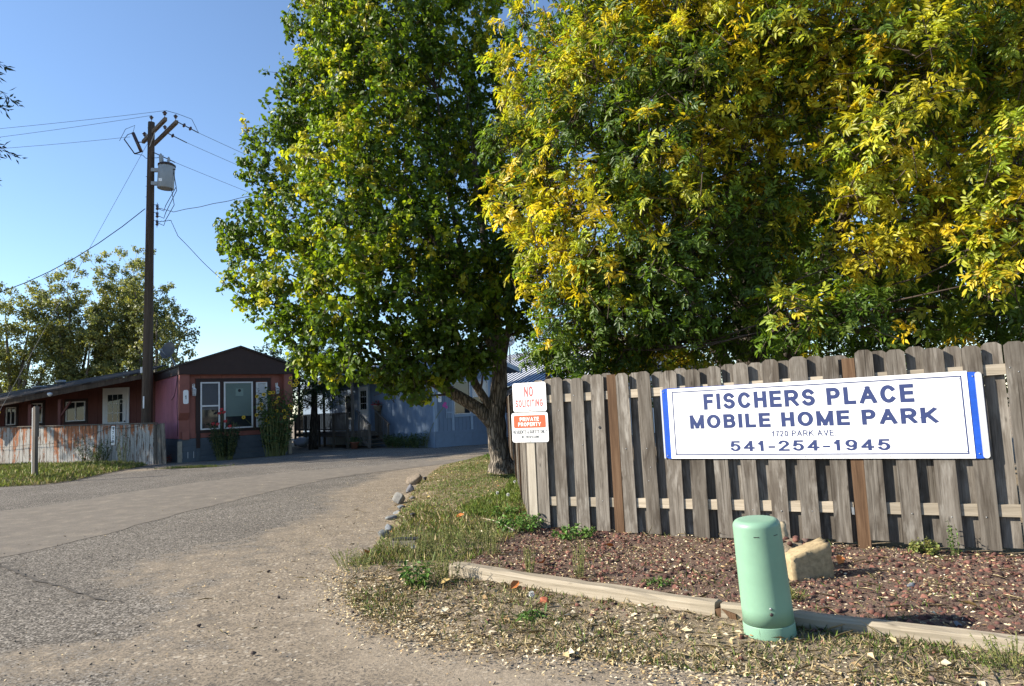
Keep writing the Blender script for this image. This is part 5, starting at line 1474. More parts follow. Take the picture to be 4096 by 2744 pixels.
# ================================================================== ORANGE PEELING FENCE
def peel():
    t = NT("peeling_paint"); v = t.coord('Object', (6, 6, 1.4)); v2 = t.coord('Object', (22, 22, 9))
    f = t.math('ADD', t.math('MULTIPLY', t.noise(v, 1, 5, .6), .72), t.math('MULTIPLY', t.noise(v2, 1, 4, .7), .28))
    tc = t.node('ShaderNodeTexCoord'); sp = t.node('ShaderNodeSeparateXYZ'); t.ln(tc.outputs['Object'], sp.inputs[0])
    g = t.math('MULTIPLY', t.math('SUBTRACT', sp.outputs[2], .9), .13)
    oi = t.node('ShaderNodeObjectInfo'); r = t.math('MULTIPLY', t.math('SUBTRACT', oi.outputs['Random'], .5), .22)
    m = t.math('ADD', t.math('ADD', f, g), r)
    white = t.ramp(t.noise(v2, 2, 4), [(.3, (.28, .265, .24)), (.7, (.42, .41, .385))])
    orange = t.ramp(t.noise(v2, 1, 4), [(.3, (.24, .088, .042)), (.7, (.38, .16, .075))])
    msk = t.ramp(m, [(.555, (0,)*3), (.57, (1,)*3)])
    c = t.mix(msk, white, orange)
    br = t.ramp(t.noise(t.coord('Object', (14, 14, 2.5)), 1, 5), [(.57, (0,)*3), (.61, (1,)*3)])
    c = t.mix(br, c, (.14, .095, .07))
    t.bump(msk, -.5, .004)
    return t.fin(c, .75, .2)
MT['peel'] = peel()
OA = Vector((-13.69, 26.15)); OB = Vector((-22.4, 28.8)); od = (OB-OA).normalized()
of = thing("painted_fence", "low board fence with peeling orange and white paint beside the road", "fence", (OA.x, OA.y, 0), math.atan2(od.y, od.x))
# local x runs away from the home, road side is local +y
for k in range(48):
    w = .185; u = .12 + k*w
    top = 1.52 + .003*k
    mt = 'peel'
    m = MB().box((u+.009, -.012, .0), (u+w-.009, .012+random.uniform(-.004, .004), top+random.uniform(-.006, .006)))
    m.build("board", MT[mt], of)
m = MB(); m.hexa([(-.02, -.06, 1.535), (9.05, -.06, 1.675), (9.05, .06, 1.675), (-.02, .06, 1.535), (-.02, -.06, 1.575), (9.05, -.06, 1.715), (9.05, .06, 1.715), (-.02, .06, 1.575)])
m.build("cap_rail", MT['deck'], of)
for u0_, lean in ((-.12, .06), (-.30, .1)):
    m = MB(); m.hexa([(u0_-.08-lean, -.02, 0), (u0_+.09-lean, -.02, 0), (u0_+.09-lean, .01, 0), (u0_-.08-lean, .01, 0), (u0_-.08, -.02, 1.53), (u0_+.09, -.02, 1.53), (u0_+.09, .01, 1.53), (u0_-.08, .01, 1.53)])
    m.build("end_board", MT['board'], of)
for u in (.1, 3.0, 6.0, 8.8): MB().box((u-.05, -.12, 0), (u+.05, -.013, 1.5)).build("post", MT['deck'], of)
for z_ in (.35, 1.25): MB().box((.05, -.06, z_), (8.95, -.0135, z_+.09)).build("rail", MT['deck'], of)
pl = MB().prism(rrect(1.98, 2.17, .78, 1.52, .05), .017, .024).build("number_plaque", MT['signWhite'], of)
for k, ch in enumerate("1729"):
    tx = text(ch, pl, MT['black'], -.045, .045, 0, .12, 0, .15, "numeral")
    tx.location = (2.075, .0245, 1.36-.165*k); tx.rotation_euler = (0, 0, math.pi)
# vine-like barbed wire strands
bw = thing("barbed_wire", "rusty barbed wire sagging in front of the peeling fence", "wire", (OA.x, OA.y, 0), math.atan2(od.y, od.x))
def bwire(pts_):
    P = []
    for (u0_, z0_), (u1_, z1_) in zip(pts_[:-1], pts_[1:]):
        for t in np.linspace(0, 1, 8)[:-1]:
            P.append((u0_+(u1_-u0_)*t, .09, z0_+(z1_-z0_)*t - .06*math.sin(math.pi*t)))
    m = MB(); m.tube(P, .007, 4)
    for p in P[::1]:
        m.tube([(p[0]-.03, .07, p[2]+.03), (p[0]+.03, .11, p[2]-.03)], .005, 3)
    return m
bwire([(.6, 1.48), (2.2, 1.46), (4.1, 1.05), (6.3, .92), (8.8, .9)]).build("strand", MT['cable'], bw)
MB().tube([(2.2, .03, 1.5), (2.2, .1, 1.45)], .01, 4).build("staple", MT['cable'], bw)
MB().tube([(8.8, -.02, .9), (8.8, .1, .9)], .01, 4).build("staple", MT['cable'], bw)

wp = thing("wooden_stake", "weathered wooden post with a painted sunlit edge standing in the roadside grass", "post", (-13.87, 19.84, .1), RAD(-20))
wp.rotation_euler = (0, RAD(-1), RAD(-20))
MB().prism([(-.05, -.15), (.05, -.15), (.05, 2.04), (.02, 2.09), (-.05, 2.05)], -.05, .05).build("stake", MT['deck'], wp)
MB().box((-.068, -.055, -.1), (-.0505, .055, 2.04)).build("sunlit_edge", MT['white'], wp)  # white strip paints the sunlit side of the post
MB().box((.0505, -.06, 1.2), (.07, .06, 2.07)).build("splinter_board", MT['deck'], wp)

# ================================================================== UTILITY POLE
POLE = Vector((-14.52, 27.0, 0))
up_ = thing("utility_pole", "tall dark wooden utility pole with crossed arms standing behind the peeling fence", "utility pole", tuple(POLE))
PT = Vector((.13, 0, 13.85))                # top, local
def pol(z): return Vector((PT.x*z/PT.z, 0, z))
MB().tube([pol(z) for z in (-.2, 1.5, 3, 5, 7, 9, 11, 12.5, 13.85)], [.215, .205, .195, .18, .168, .155, .143, .134, .126], 20, True, .015).build("shaft", MT['poleWood'], up_)
# crossarms: local coordinates from the photograph's proportions
def insulator(p, s=1.0, parent=up_):
    p = Vector(p)
    MB().lathe([(.012, -.16*s), (.012, 0), (.05*s, .0), (.06*s, .03*s), (.035*s, .05*s), (.085*s, .07*s), (.09*s, .1*s), (.04*s, .12*s), (.045*s, .15*s), (.02*s, .17*s)], p, 14).build("insulator", MT['porcelain'], parent)
# two arms, nearly along the line of sight so that they look steep
arms = [(Vector((1.33, -1.2, 13.42)), Vector((-.70, .9, 13.42))), (Vector((1.66, -.98, 13.38)), Vector((-.35, 1.1, 13.38)))]
for a, b in arms:
    MB().bar(a, b, .11, .14).build("crossarm", MT['armWood'], up_)
a, b = arms[0]
for t in (.04, .68, .93): insulator(a.lerp(b, t) + Vector((0, 0, .2)))
a2, b2 = arms[1]
for t in (.05, .5): insulator(a2.lerp(b2, t) + Vector((0, 0, .2)), .9)
insulator(pol(13.85) + Vector((0, 0, .14)), .9)
for s_ in (-1, 1):
    MB().bar(pol(12.75) + Vector((0, s_*.13, 0)), arms[0][0].lerp(arms[0][1], .65 + s_*.2) + Vector((0, 0, -.07)), .035, .008).build("arm_brace", MT['galv'], up_)
# strain insulators on the house side
ends_r = []
for q, (px, pz) in enumerate(((a2 + Vector((.02, 0, 0)), 0), (a2.lerp(b2, .45), 0), (pol(12.55) + Vector((.14, -.05, 0)), 0))):
    d = Vector((.34, .60, -.10)).normalized()
    m = MB(); m.tube([px, px + d*.95], .02, 6)
    m.build("strain_rod", MT['darkMetal'], up_)
    for k in range(2 if q == 0 else 1):
        MB().lathe([(.02, -.05), (.085, -.02), (.09, 0), (.03, .05)], px + d*(.3 + .28*k), 12, d).build("strain_insulator", MT['porcelain'], up_)
    ends_r.append(px + d*.95)
# fused cutout
co = b + Vector((-.28, .05, .02))
MB().tube([b, co], .02, 6).build("cutout_bracket", MT['darkMetal'], up_)
MB().tube([co + Vector((-.18, 0, .42)), co + Vector((.18, 0, -.42))], .07, 10).build("cutout_insulator", MT['porcelain'], up_)
MB().tube([co + Vector((-.55, 0, .16)), co + Vector((-.1, 0, -.5))], .025, 6).build("fuse_tube", MT['darkMetal'], up_)
MB().tube([co + Vector((.18, 0, -.42)), co + Vector((-.1, 0, -.5))], .03, 6).build("fuse_hinge", MT['darkMetal'], up_)
MB().tube([co + Vector((-.18, 0, .42)), co + Vector((-.4, 0, .36)), co + Vector((-.55, 0, .16))], .014, 6).build("fuse_clip", MT['darkMetal'], up_)
# spool rack
for z in (10.25, 9.93, 9.6):
    MB().lathe([(.03, -.1), (.065, -.07), (.035, 0), (.065, .07), (.03, .1)], pol(z) + Vector((.3, -.02, 0)), 10).build("spool_insulator", MT['porcelain'], up_)
    MB().bar(pol(z+.12) + Vector((.12, -.02, 0)), pol(z+.12) + Vector((.36, -.02, 0)), .03, .012).build("spool_bracket", MT['darkMetal'], up_)
MB().tube([pol(10.45) + Vector((.3, -.02, 0)), pol(9.42) + Vector((.3, -.02, 0))], .012, 5).build("spool_pin", MT['darkMetal'], up_)
for z in (11.55, 11.15, 10.7, 5.2): MB().tube([pol(z) + Vector((-.2, 0, .02)), pol(z) + Vector((.0, 0, 0))], .012, 5).build("step_bolt", MT['darkMetal'], up_)
MB().box((-.03, -.225, 2.15), (.02, -.2, 2.62)).build("number_tag", MT['signWhite'], up_)
MB().box((-.19, -.14, 3.55), (-.1, -.10, 3.78)).build("tag_plate", MT['vinyl'], up_)

tf = thing("pole_transformer", "grey can transformer hung high on the utility pole", "transformer", tuple(POLE + pol(11.5) + Vector((.66, -.05, 0))))
tf.rotation_euler = (0, RAD(3), 0)
MB().lathe([(.30, -.50), (.315, -.47), (.315, .42), (.30, .46)], n=32).build("tank", MT['xfmr'], tf)
MB().lathe([(.335, .44), (.335, .5), (.25, .56), (.05, .58)], n=32).build("lid", MT['darkMetal'], tf)
MB().lathe([(.06, .55), (.085, .6), (.085, .82), (.05, .95), (.01, 1.0)], (-.13, 0, 0), 14, (-.15, 0, 1)).build("arrester", MT['xfmr'], tf)
MB().lathe([(.05, .55), (.07, .6), (.04, .63), (.07, .68), (.04, .71), (.065, .76), (.02, .84)], (.06, 0, 0), 14).build("bushing", MT['xfmr'], tf)
for z in (.28, -.28): MB().box((-.62, -.07, z-.07), (-.29, .07, z+.07)).build("mount_bracket", MT['xfmr'], tf)
MB().box((-.13, -.322, -.28), (.01, -.312, -.16)).build("rating_plate", MT['signWhite'], tf)
MB().lathe([(.03, 0), (.03, .08)], (.3, -.05, .3), 8, (1, 0, 0)).build("terminal", MT['darkMetal'], tf)

def wire(name, label, pts_, r, mat, sag=0.0, twist=False, group=None):
    P = []
    for a, b in zip(pts_[:-1], pts_[1:]):
        a = Vector(a); b = Vector(b); n = max(6, int((b-a).length))
        for t in np.linspace(0, 1, n+1)[(1 if P else 0):]:
            P.append(a.lerp(b, t) + Vector((0, 0, -4*(sag if (b-a).length > 3 else 0)*t*(1-t))))
    o = Vector(P[0]); m = MB()
    if twist:
        Q = []
        tot = sum((P[i_+1]-P[i_]).length for i_ in range(len(P)-1)); N = int(tot/.12)
        idx = np.linspace(0, len(P)-1, N)
        for k, f in enumerate(idx):
            i_ = min(int(f), len(P)-2); p = P[i_].lerp(P[i_+1], f-i_)
            Q.append(p + Vector((0, math.cos(k*.9)*r*.8, math.sin(k*.9)*r*.8)) - o)
        m.tube(Q, r, 4)
    else: m.tube([p - o for p in P], r, 5)
    ob_ = m.build(name, MT[mat], None, tuple(o))
    return tag(ob_, label, "wire", group)
WP = POLE
src = [a + Vector((0, 0, .34)), pol(13.85) + Vector((0, 0, .3)), b + Vector((-.55, 0, .25))]
tgt = [(-20.6, 27.0, 14.0), (-20.6, 27.0, 13.64), (-20.6, 27.0, 13.15)]
for s_, t_, lb in zip(src, tgt, ("upper bare power line running out from the crossarm tip", "middle bare power line running out from the pole top", "lower bare power line running out from the fuse cutout")):
    s_ = WP + s_; t_ = Vector(t_); e_ = s_ + (t_-s_)*2.2
    wire("power_line", lb, [s_, e_], .0075, 'cableGrey', .12, False, "bare power lines")
for s_, dz, lb in zip(ends_r, (0, 0, 0), ("upper bare power line from the pole into the pear tree", "middle bare power line from the pole towards the pear tree", "lower bare power line from the pole into the pear tree")):
    s_ = WP + s_; e_ = s_ + Vector((10.8, 17.0, -1.6))
    wire("power_line", lb, [s_, e_], .0085, 'cableGrey', .2, False, "bare power lines")
sp0 = WP + pol(9.95) + Vector((.3, -.02, 0))
wire("service_cable", "twisted service cable running level from the pole into the pear tree", [sp0 + Vector((0, 0, .3)), sp0 + Vector((.7, -.1, .06)), (-3.5, 24.5, 11.0)], .013, 'cableGrey', .12, True, "service cables")
wire("service_cable", "black service cable dropping from the pole to the blue home", [sp0 + Vector((.0, 0, -.3)), sp0 + Vector((.55, 0, -.25)), sp0 + Vector((.8, .1, -.9)), H2(.3, 4.4, 3.3)], .014, 'cable', 1.1, True, "service cables")
wire("service_cable", "black service cable sagging from the pole past the poplars", [WP + pol(10.2) + Vector((-.15, -.1, 0)), (-19.3, 25.5, 6.75), (-25.0, 24.0, 4.4)], .017, 'cable', .35, False, "service cables")
gy = thing("guy_wire", "thin guy wire with yellow plastic guard running down to the roadside", "guy wire", (-16.25, 20.1, 0.1))
GA = Vector((0, 0, -.05)); GB = WP + pol(13.0) + Vector((-.05, -.1, 0)) - Vector((-16.25, 20.1, 0.1))
MB().tube([GA, GA.lerp(GB, .5), GB], .007, 5).build("strand", MT['hemp'], gy)
dd_ = (GB-GA).normalized()
MB().tube([GA + dd_*.1, GA + dd_*2.35], .045, 10).build("guard", MT['yellow'], gy)
# drop leads from transformer
for k, (o1, o2) in enumerate((((.98, -.1, 11.75), (.34, -.05, 10.2)), ((1.0, -.1, 11.6), (.34, -.05, 9.9)), ((.9, -.1, 11.0), (.34, -.05, 9.6)))):
    p0 = pol(0) + Vector(o1) + Vector((PT.x*.8, 0, 0)); p3 = Vector(o2) + Vector((PT.x*.7, 0, 0))
    P = [p0, p0 + Vector((.12, 0, -.7)), Vector((.75, -.05, p3.z + .1)), p3 + Vector((.25, 0, -.12)), p3]
    MB().tube(P, .014, 5).build("drop_lead", MT['cable'], up_)
MB().tube([co + Vector((-.1, 0, -.5)), co + Vector((.3, -.1, -.62)), pol(12.3) + Vector((-.15, -.1, 0)), pol(12.3) + Vector((.3, -.1, 0)), pol(12.4) + Vector((.55, -.05, 0))], .012, 5).build("jumper", MT['cable'], up_)
MB().tube([a + Vector((0, 0, .34)), a2 + Vector((0, 0, .34)), a2 + Vector((.45, .3, .22)), ends_r[0]], .01, 5).build("jumper", MT['cable'], up_)
MB().tube([co + Vector((-.18, 0, .42)), co + Vector((-.1, 0, .75)), co + Vector((-.5, 0, .6)), co + Vector((-.75, 0, .1))], .01, 5).build("jumper", MT['cable'], up_)

# ================================================================== GROUND COVER
def inpoly_pts(poly, n, box=None):
    poly = np.array(poly); mn, mx = poly.min(0), poly.max(0)
    if box: mn, mx = np.array(box[0]), np.array(box[1])
    out = []
    got = 0
    while got < n:
        p = rng.uniform(mn, mx, (n*2, 2)); k = inside(poly, p[:, 0], p[:, 1])
        out.append(p[k]); got += k.sum()
    return np.concatenate(out)[:n]
def zat(p): return hgt(p[:, 0], p[:, 1])
def P3(p, dz=0.0): return np.column_stack([p, zat(p) + dz])

# zones
BED = [(-.52, 6.47), (1.4, 4.96), (3.25, 3.84), (5.6, 2.4), (8.5, 3.8), (5.2, 5.65), (.28, 8.55), (-.05, 8.35), (-.35, 7.5)]
FRONT = [(-1.62, 6.3), (-1.35, 5.55), (-1.02, 5.05), (-.55, 4.66), (.0, 4.36), (.7, 4.05), (1.3, 3.77), (1.85, 3.5), (3.2, 2.75), (5.2, 1.9), (5.5, 2.25), (3.2, 3.68), (1.33, 4.82), (-.66, 6.32), (-.75, 6.7), (-1.3, 6.9)]
LAWN = [(-.25, 24.5), (-1.33, 21.6), (-2.1, 18.8), (-2.15, 15.3), (-1.98, 12.6), (-1.8, 10.3), (-1.7, 8.9), (-1.68, 7.8), (-1.6, 7.0), (-.95, 6.7), (-.55, 6.85), (-.1, 8.3), (.14, 8.7), (-.0, 19.2), (.4, 24.5)]

def scatter_blades(p, lo, hi, wid, cols, lean=.35, dz=0.0, fold=.1):
    n = len(p); L = rng.uniform(lo, hi, n)
    A = unit(np.array([0, 0, 1.0]) + rng.normal(size=(n, 3))*lean*np.array([1, 1, .2]))
    c = cols[rng.integers(0, len(cols), n)]*rng.uniform(.75, 1.25, (n, 1))
    return leaves(P3(p, dz-.005), A, rdir(n)*np.array([1, 1, .3]) + 1e-6, L, wid*rng.uniform(.7, 1.3, n), c, fold, 'diamond', .25)
GR = np.array([(.09, .14, .028), (.115, .17, .034), (.072, .115, .028), (.15, .175, .05)])
DRY = np.array([(.36, .29, .16), (.28, .22, .12), (.42, .35, .21), (.22, .18, .1)])
MIXG = np.concatenate([GR, GR, DRY[:2]])
WYG = np.array([(.2, .2, .06), (.16, .18, .05), (.24, .22, .09)])

parts = []
pl_ = inpoly_pts(LAWN, 52000)
# denser and greener far lawn, dry tan patches by density field
f = wob(pl_[:, 0], pl_[:, 1], 1.6, 2)
dryness = np.clip(.36 + .5*f + .5*sstep(-1.0, -1.9, pl_[:, 0])*sstep(9, 12, pl_[:, 1]), 0, 1)
isd = rng.random(len(pl_)) < dryness*.75
parts.append(scatter_blades(pl_[~isd], .02, .06, .010, np.concatenate([GR*1.25, DRY[:1]*.8]), .8))
parts.append(scatter_blades(pl_[isd], .015, .05, .010, DRY, 1.1))
near = inpoly_pts([(-1.7, 7.0), (-.5, 6.95), (.1, 8.4), (.1, 10.5), (-1.6, 10.5), (-1.6, 8.9)], 13000)
nb = wob(near[:, 0], near[:, 1], 2.4, 5)
near = near[rng.random(len(near)) < np.clip(.45 + .6*nb, .08, 1)]
parts.append(scatter_blades(near, .03, .12, .006, np.concatenate([GR*1.3, WYG, DRY]), .6))
# bright lush tuft by the return fence
tuft = inpoly_pts([(-.65, 9.3), (-.05, 9.1), (.05, 12), (-.1, 15), (-.25, 12), (-.9, 10)], 5000)
parts.append(scatter_blades(tuft, .04, .11, .008, np.array([(.12, .19, .035), (.15, .21, .04), (.2, .22, .06)]), .5))
rt_ = inpoly_pts([(-.1, 15.2), (.02, 15.2), (-.1, 22), (-1.0, 21)], 5000)
parts.append(scatter_blades(rt_, .05, .13, .01, np.array([(.1, .18, .035), (.14, .2, .04)]), .5))
V, F, C = joinparts(parts)
tag(ob("verge_grass", fastmesh("verge_grass", V, F, C), MT['leafGround']), "short mown grass, part dry, on the verge round the pear tree", "grass", None, "stuff")

parts = []
p = inpoly_pts([(-21, 18.5), (-13.9, 18.6), (-12.9, 18.7), (-12.75, 19.7), (-13.15, 21.9), (-13.4, 23.3), (-13.7, 25.6), (-20.9, 27.9)], 46000)
hh = sstep(-.4, .8, wob(p[:, 0], p[:, 1], 1.4))
parts.append(scatter_blades(p[:18000], .06, .18, .016, np.array([(.16, .21, .045), (.2, .23, .05), (.12, .16, .04)]), .5))
parts.append(scatter_blades(p[18000:40000], .05, .16, .016, np.concatenate([DRY, DRY, GR]), .8))
V, F, C = joinparts(parts)
tag(ob("bank_grass", fastmesh("bank_grass", V, F, C), MT['leafGround']), "long unmown grass in front of the peeling orange fence", "grass", None, "stuff")
p = np.column_stack([rng.normal(-10.9, .5, 1200), rng.normal(23.2, .1, 1200)])
V, F, C = scatter_blades(p, .03, .12, .014, MIXG, .6)
tag(ob("driveway_grass", fastmesh("driveway_grass", V, F, C), MT['leafGround']), "thin strip of grass at the edge of the drive before the red-brown home", "grass", None, "stuff")

# ------------------------------------------------------------------ lava rock
def finesmat():
    t = NT("lava_fines"); v = t.coord('World', rnd=False)
    n = t.noise(v, 5, 5, .65); f = t.noise(v, 60, 4, .7)
    c = t.ramp(t.math('ADD', t.math('MULTIPLY', n, .45), t.math('MULTIPLY', f, .55)), [(.3, (.06, .043, .034)), (.5, (.145, .1, .078)), (.72, (.27, .205, .15))])
    t.bump(f, 1.0, .02)
    return t.fin(c, .95, .05)
tag(ob("lava_fines", gridmesh("lava_fines", -.8, 8.6, 2.2, 8.7, .1, lambda X, Y: hgt(X, Y) + .007, None, lambda X, Y: inside(np.array(BED), X, Y)), finesmat()), kind="structure")
def rockfield(p, lo, hi, base, cols, nvar=7, sink=.25, flat=.75):
    parts = []; n = len(p); var = rng.integers(0, nvar, n)
    z = zat(p)
    for k in range(nvar):
        V, F = rockshape(base, 100+k, planes=6); V = V*np.array([1, .85, flat])
        i_ = np.where(var == k)[0]; m = len(i_)
        if m == 0: continue
        s = (lo + (hi-lo)*rng.random(m)**2)/2
        a = rng.uniform(0, 2*math.pi, m); ca, sa = np.cos(a), np.sin(a); tl = rng.uniform(-.6, .6, m)
        Vr = V[None]*s[:, None, None]
        X = Vr[..., 0]*np.cos(tl)[:, None] + Vr[..., 2]*np.sin(tl)[:, None]; Z = -Vr[..., 0]*np.sin(tl)[:, None] + Vr[..., 2]*np.cos(tl)[:, None]; Y = Vr[..., 1]
        W = np.stack([X*ca[:, None] - Y*sa[:, None] + p[i_, 0:1], X*sa[:, None] + Y*ca[:, None] + p[i_, 1:2], Z + (z[i_] + s*(flat-sink*2)*.8)[:, None]], -1)
        Fr = F[None] + (np.arange(m)*len(V))[:, None, None]
        c = cols[rng.integers(0, len(cols), m)]*rng.uniform(.65, 1.35, (m, 1))
        parts.append((W.reshape(-1, 3), Fr.reshape(-1, 3), np.repeat(c, len(V), 0)))
    return joinparts(parts)
LAVA = np.array([(.125, .06, .049), (.09, .047, .04), (.155, .074, .058), (.06, .038, .034), (.175, .082, .062), (.115, .078, .066)])
p1_ = inpoly_pts(BED, 3200, ((-.6, 2.6), (6.2, 8.6)))
dn = np.clip(.75 + .6*wob(p1_[:, 0], p1_[:, 1], 1.9, 4), .12, 1)
p1_ = p1_[rng.random(len(p1_)) < dn]
p2_ = inpoly_pts(BED, 9000, ((-.6, 2.6), (6.2, 8.6)))
pf = inpoly_pts(FRONT, 900); pf = pf[rng.random(len(pf)) < np.clip(.08 + .75*np.exp(-pdist(np.array([(-.64, 6.34), (1.34, 4.83), (3.2, 3.7)]), pf[:, 0], pf[:, 1], False)/.22), 0, 1)]
heap = np.column_stack([rng.normal(2.36, .12, 60), rng.normal(6.2, .06, 60)])
V, F, C = joinparts([rockfield(p1_, .03, .085, ICO2, LAVA), rockfield(p2_, .012, .03, ICO1, LAVA), rockfield(inpoly_pts(BED, 4800, ((-.6, 2.6), (6.2, 8.6))), .03, .066, ICO1, LAVA), rockfield(pf, .025, .06, ICO2, LAVA)])
tag(ob("lava_rock_mulch", fastmesh("lava_rock_mulch", V, F, C), MT['rock']), "dark red lava rock mulch filling the bed between fence and timbers", "gravel", None, "stuff")
# heap of lava rocks behind the sandstone block: larger, countable
for k in range(20):
    r_ = .85*math.sqrt((k+.5)/20); a_ = k*2.4
    x = 2.36 + .25*r_*math.cos(a_); y = 6.08 + .17*r_*math.sin(a_)
    zz = .015 + .24*math.sqrt(max(0, 1 - r_*r_))
    c_ = LAVA[k % 6]
    stone("lava_rock", "fist-sized red lava rock heaped behind the tan sandstone block", "lava rock", (x, y), (.045, .04, .036), tuple(c_), 200+k, k*1.1, "lava rocks heaped on the sandstone", 0.15, zz, ICO2)
mnd = MB().add(*(lambda V, F: (V.tolist(), F.tolist()))(ICO2[0]*np.array([.25, .17, .24]) + np.array([2.36, 6.08, .03]), ICO2[1]))
tag(mnd.build("soil_heap", SOIL), "small heap of soil under the lava rocks behind the sandstone block", "soil")

# ------------------------------------------------------------------ litter: chips, straw, dead leaves
CH = np.array([(.52, .41, .23), (.6, .49, .3), (.44, .33, .17), (.64, .56, .4), (.38, .26, .13), (.54, .46, .33)])
def litter(p, lo, hi, ratio, cols, flat=.35, dz=.006):
    n = len(p); L = rng.uniform(lo, hi, n)
    A = rng.normal(size=(n, 3))*np.array([1, 1, .22]); N = np.array([0, 0, 1.0]) + rng.normal(size=(n, 3))*flat
    c = cols[rng.integers(0, len(cols), n)]*rng.uniform(.7, 1.2, (n, 1))
    q = P3(p, dz + rng.random(n)*.012)
    return leaves(q, A, N, L, L*ratio*rng.uniform(.6, 1.3, n), c, .12, 'diamond', .15)
def clump(p): return p[rng.random(len(p)) < np.clip(1.6*(wob(p[:, 0], p[:, 1], 2.9, 3) - .15), 0, 1)]
fr = inpoly_pts(FRONT, 19000)
d_ = pdist(VERGE, fr[:, 0], fr[:, 1])
fr = fr[rng.random(len(fr)) < np.clip(.22 + .5*wob(fr[:, 0], fr[:, 1], 2.2, 7) + .5*sstep(.55, .1, d_), .08, 1)]
edge = VERGE[8:19]; te = rng.uniform(0, len(edge)-1.001, 5200); ei = te.astype(int); ep = edge[ei] + (edge[ei+1]-edge[ei])*(te-ei)[:, None] + rng.normal(size=(5200, 2))*np.array([.13, .16])
bd = inpoly_pts(BED, 6500, ((-.6, 2.6), (6.2, 8.6)))
ln_ = inpoly_pts(LAWN, 900)
rd = np.column_stack([rng.uniform(-7, 1.5, 900), rng.uniform(3, 16, 900)])
sw = np.column_stack([rng.normal(-2.3, .5, 900), rng.uniform(4.5, 14, 900)])
parts = [litter(fr[::2], .008, .024, .5, CH*.75, .3), litter(fr[1::2], .01, .038, .5, CH, .25), litter(ep, .01, .036, .5, CH, .25), litter(bd, .012, .035, .45, CH, .5, .02), litter(ln_, .02, .05, .6, np.concatenate([CH, np.array([(.4, .16, .05), (.5, .4, .12)])]), .4, .02),
         litter(clump(inpoly_pts(BED, 9000, ((-.6, 2.6), (6.2, 8.6)))), .01, .04, .4, np.concatenate([CH*.8, DRY]), .45, .022), litter(inpoly_pts(FRONT, 500), .03, .07, .55, CH*.9, .45, .012), litter(rd, .012, .03, .6, CH), litter(sw, .012, .03, .5, CH),
         litter(inpoly_pts(FRONT, 1500), .06, .2, .03, DRY*1.15, .2, .01), litter(inpoly_pts(BED, 700, ((-.6, 2.6), (6.2, 8.6))), .06, .22, .025, DRY*1.1, .2, .03), litter(sw[:60], .08, .2, .022, DRY*1.4, .1, .003)]
V, F, C = joinparts(parts)
tag(ob("wood_chip_litter", fastmesh("wood_chip_litter", V, F, C), MT['litter']), "pale wood chips, straw and leaf scraps strewn along the road edge", "litter", None, "stuff")
# dry and green scrub between the chips
q = inpoly_pts(FRONT, 30000); k = rng.random(len(q)) < np.clip(.3 + .7*wob(q[:, 0], q[:, 1], 2.7, 1), .05, 1); q = q[k]
q2 = inpoly_pts(BED, 3500, ((-.6, 2.6), (6.2, 8.6))); k = rng.random(len(q2)) < np.clip(.2 + .7*wob(q2[:, 0], q2[:, 1], 2.4, 9), .02, 1); q2 = q2[k]
parts = [scatter_blades(q[::2], .02, .07, .006, DRY, .9), scatter_blades(q[1::2], .02, .075, .006, np.concatenate([GR*1.1, GR, DRY[:2]]), .7), scatter_blades(q2, .03, .09, .006, MIXG, .7)]
V, F, C = joinparts(parts)
tag(ob("scrub_grass", fastmesh("scrub_grass", V, F, C), MT['leafGround']), "sparse dry and green grass growing through the wood chips", "grass", None, "stuff")
# loose grit on the road
gp = np.column_stack([rng.uniform(-6.5, .8, 2600), 2.6 + 9*rng.random(2600)**1.6])
gp = gp[~inside(VERGE, gp[:, 0], gp[:, 1])]
V, F, C = rockfield(gp, .006, .024, ICO1, np.array([(.13, .12, .11), (.09, .08, .075), (.28, .24, .19), (.2, .17, .14)]))
tag(ob("loose_gravel", fastmesh("loose_gravel", V, F, C), MT['rock']), "loose grit scattered over the dusty road", "gravel", None, "stuff")
pb = [(-1.95, 6.6), (-1.75, 6.5), (-1.55, 6.2), (-2.05, 5.9), (-1.6, 5.75), (-1.3, 5.35), (-1.35, 5.1), (-2.5, 6.9), (-1.45, 6.55), (-.95, 4.85), (-2.4, 5.2), (.5, 3.75), (1.15, 3.55), (-1.75, 4.55)]
for k, (x, y) in enumerate(pb):
    stone("loose_pebble", "dark loose pebble lying on the dusty road edge beside the wood chips", "pebble", (x, y), (.022+.004*(k % 3), .02, .018), (.09, .07, .06), 300+k, k, "pebbles on the road edge", 0.1, None, ICO2)
# rust-coloured fallen leaves one can pick out
lf = [((-.72, 6.05), 0), ((-.1, 5.75), 1), ((-1.62, 7.35), 2), ((3.05, 4.75), 3), ((.95, 7.2), 4), ((.2, 6.6), 5), ((-1.55, 11.6), 6), ((-.85, 9.2), 7), ((2.75, 6.1), 8), ((.6, 7.75), 9)]
for (x, y), k in lf:
    n = 1; L_ = .10 + .02*(k % 3)
    V, F, C = leaves(np.array([[0, 0, 0]]), np.array([[1, .2, .12]]), np.array([[.2*math.sin(k), -.5, 1]]), np.array([L_]), np.array([L_*.6]), np.array([(.5, .17, .05) if k % 3 else (.42, .3, .12)]), .35, 'oval', -.25)
    o = ob("fallen_leaf", fastmesh("fallen_leaf", V, F, C), MT['litter'], None, (x, y, float(hgt(np.array([x]), np.array([y]))[0]) + .02), (0, 0, k*.9))
    tag(o, "curled rust-orange fallen leaf lying on the ground round the bed" if k % 3 else "curled tan fallen leaf lying on the ground round the bed", "leaf", "rust-orange fallen leaves" if k % 3 else "tan fallen leaves")

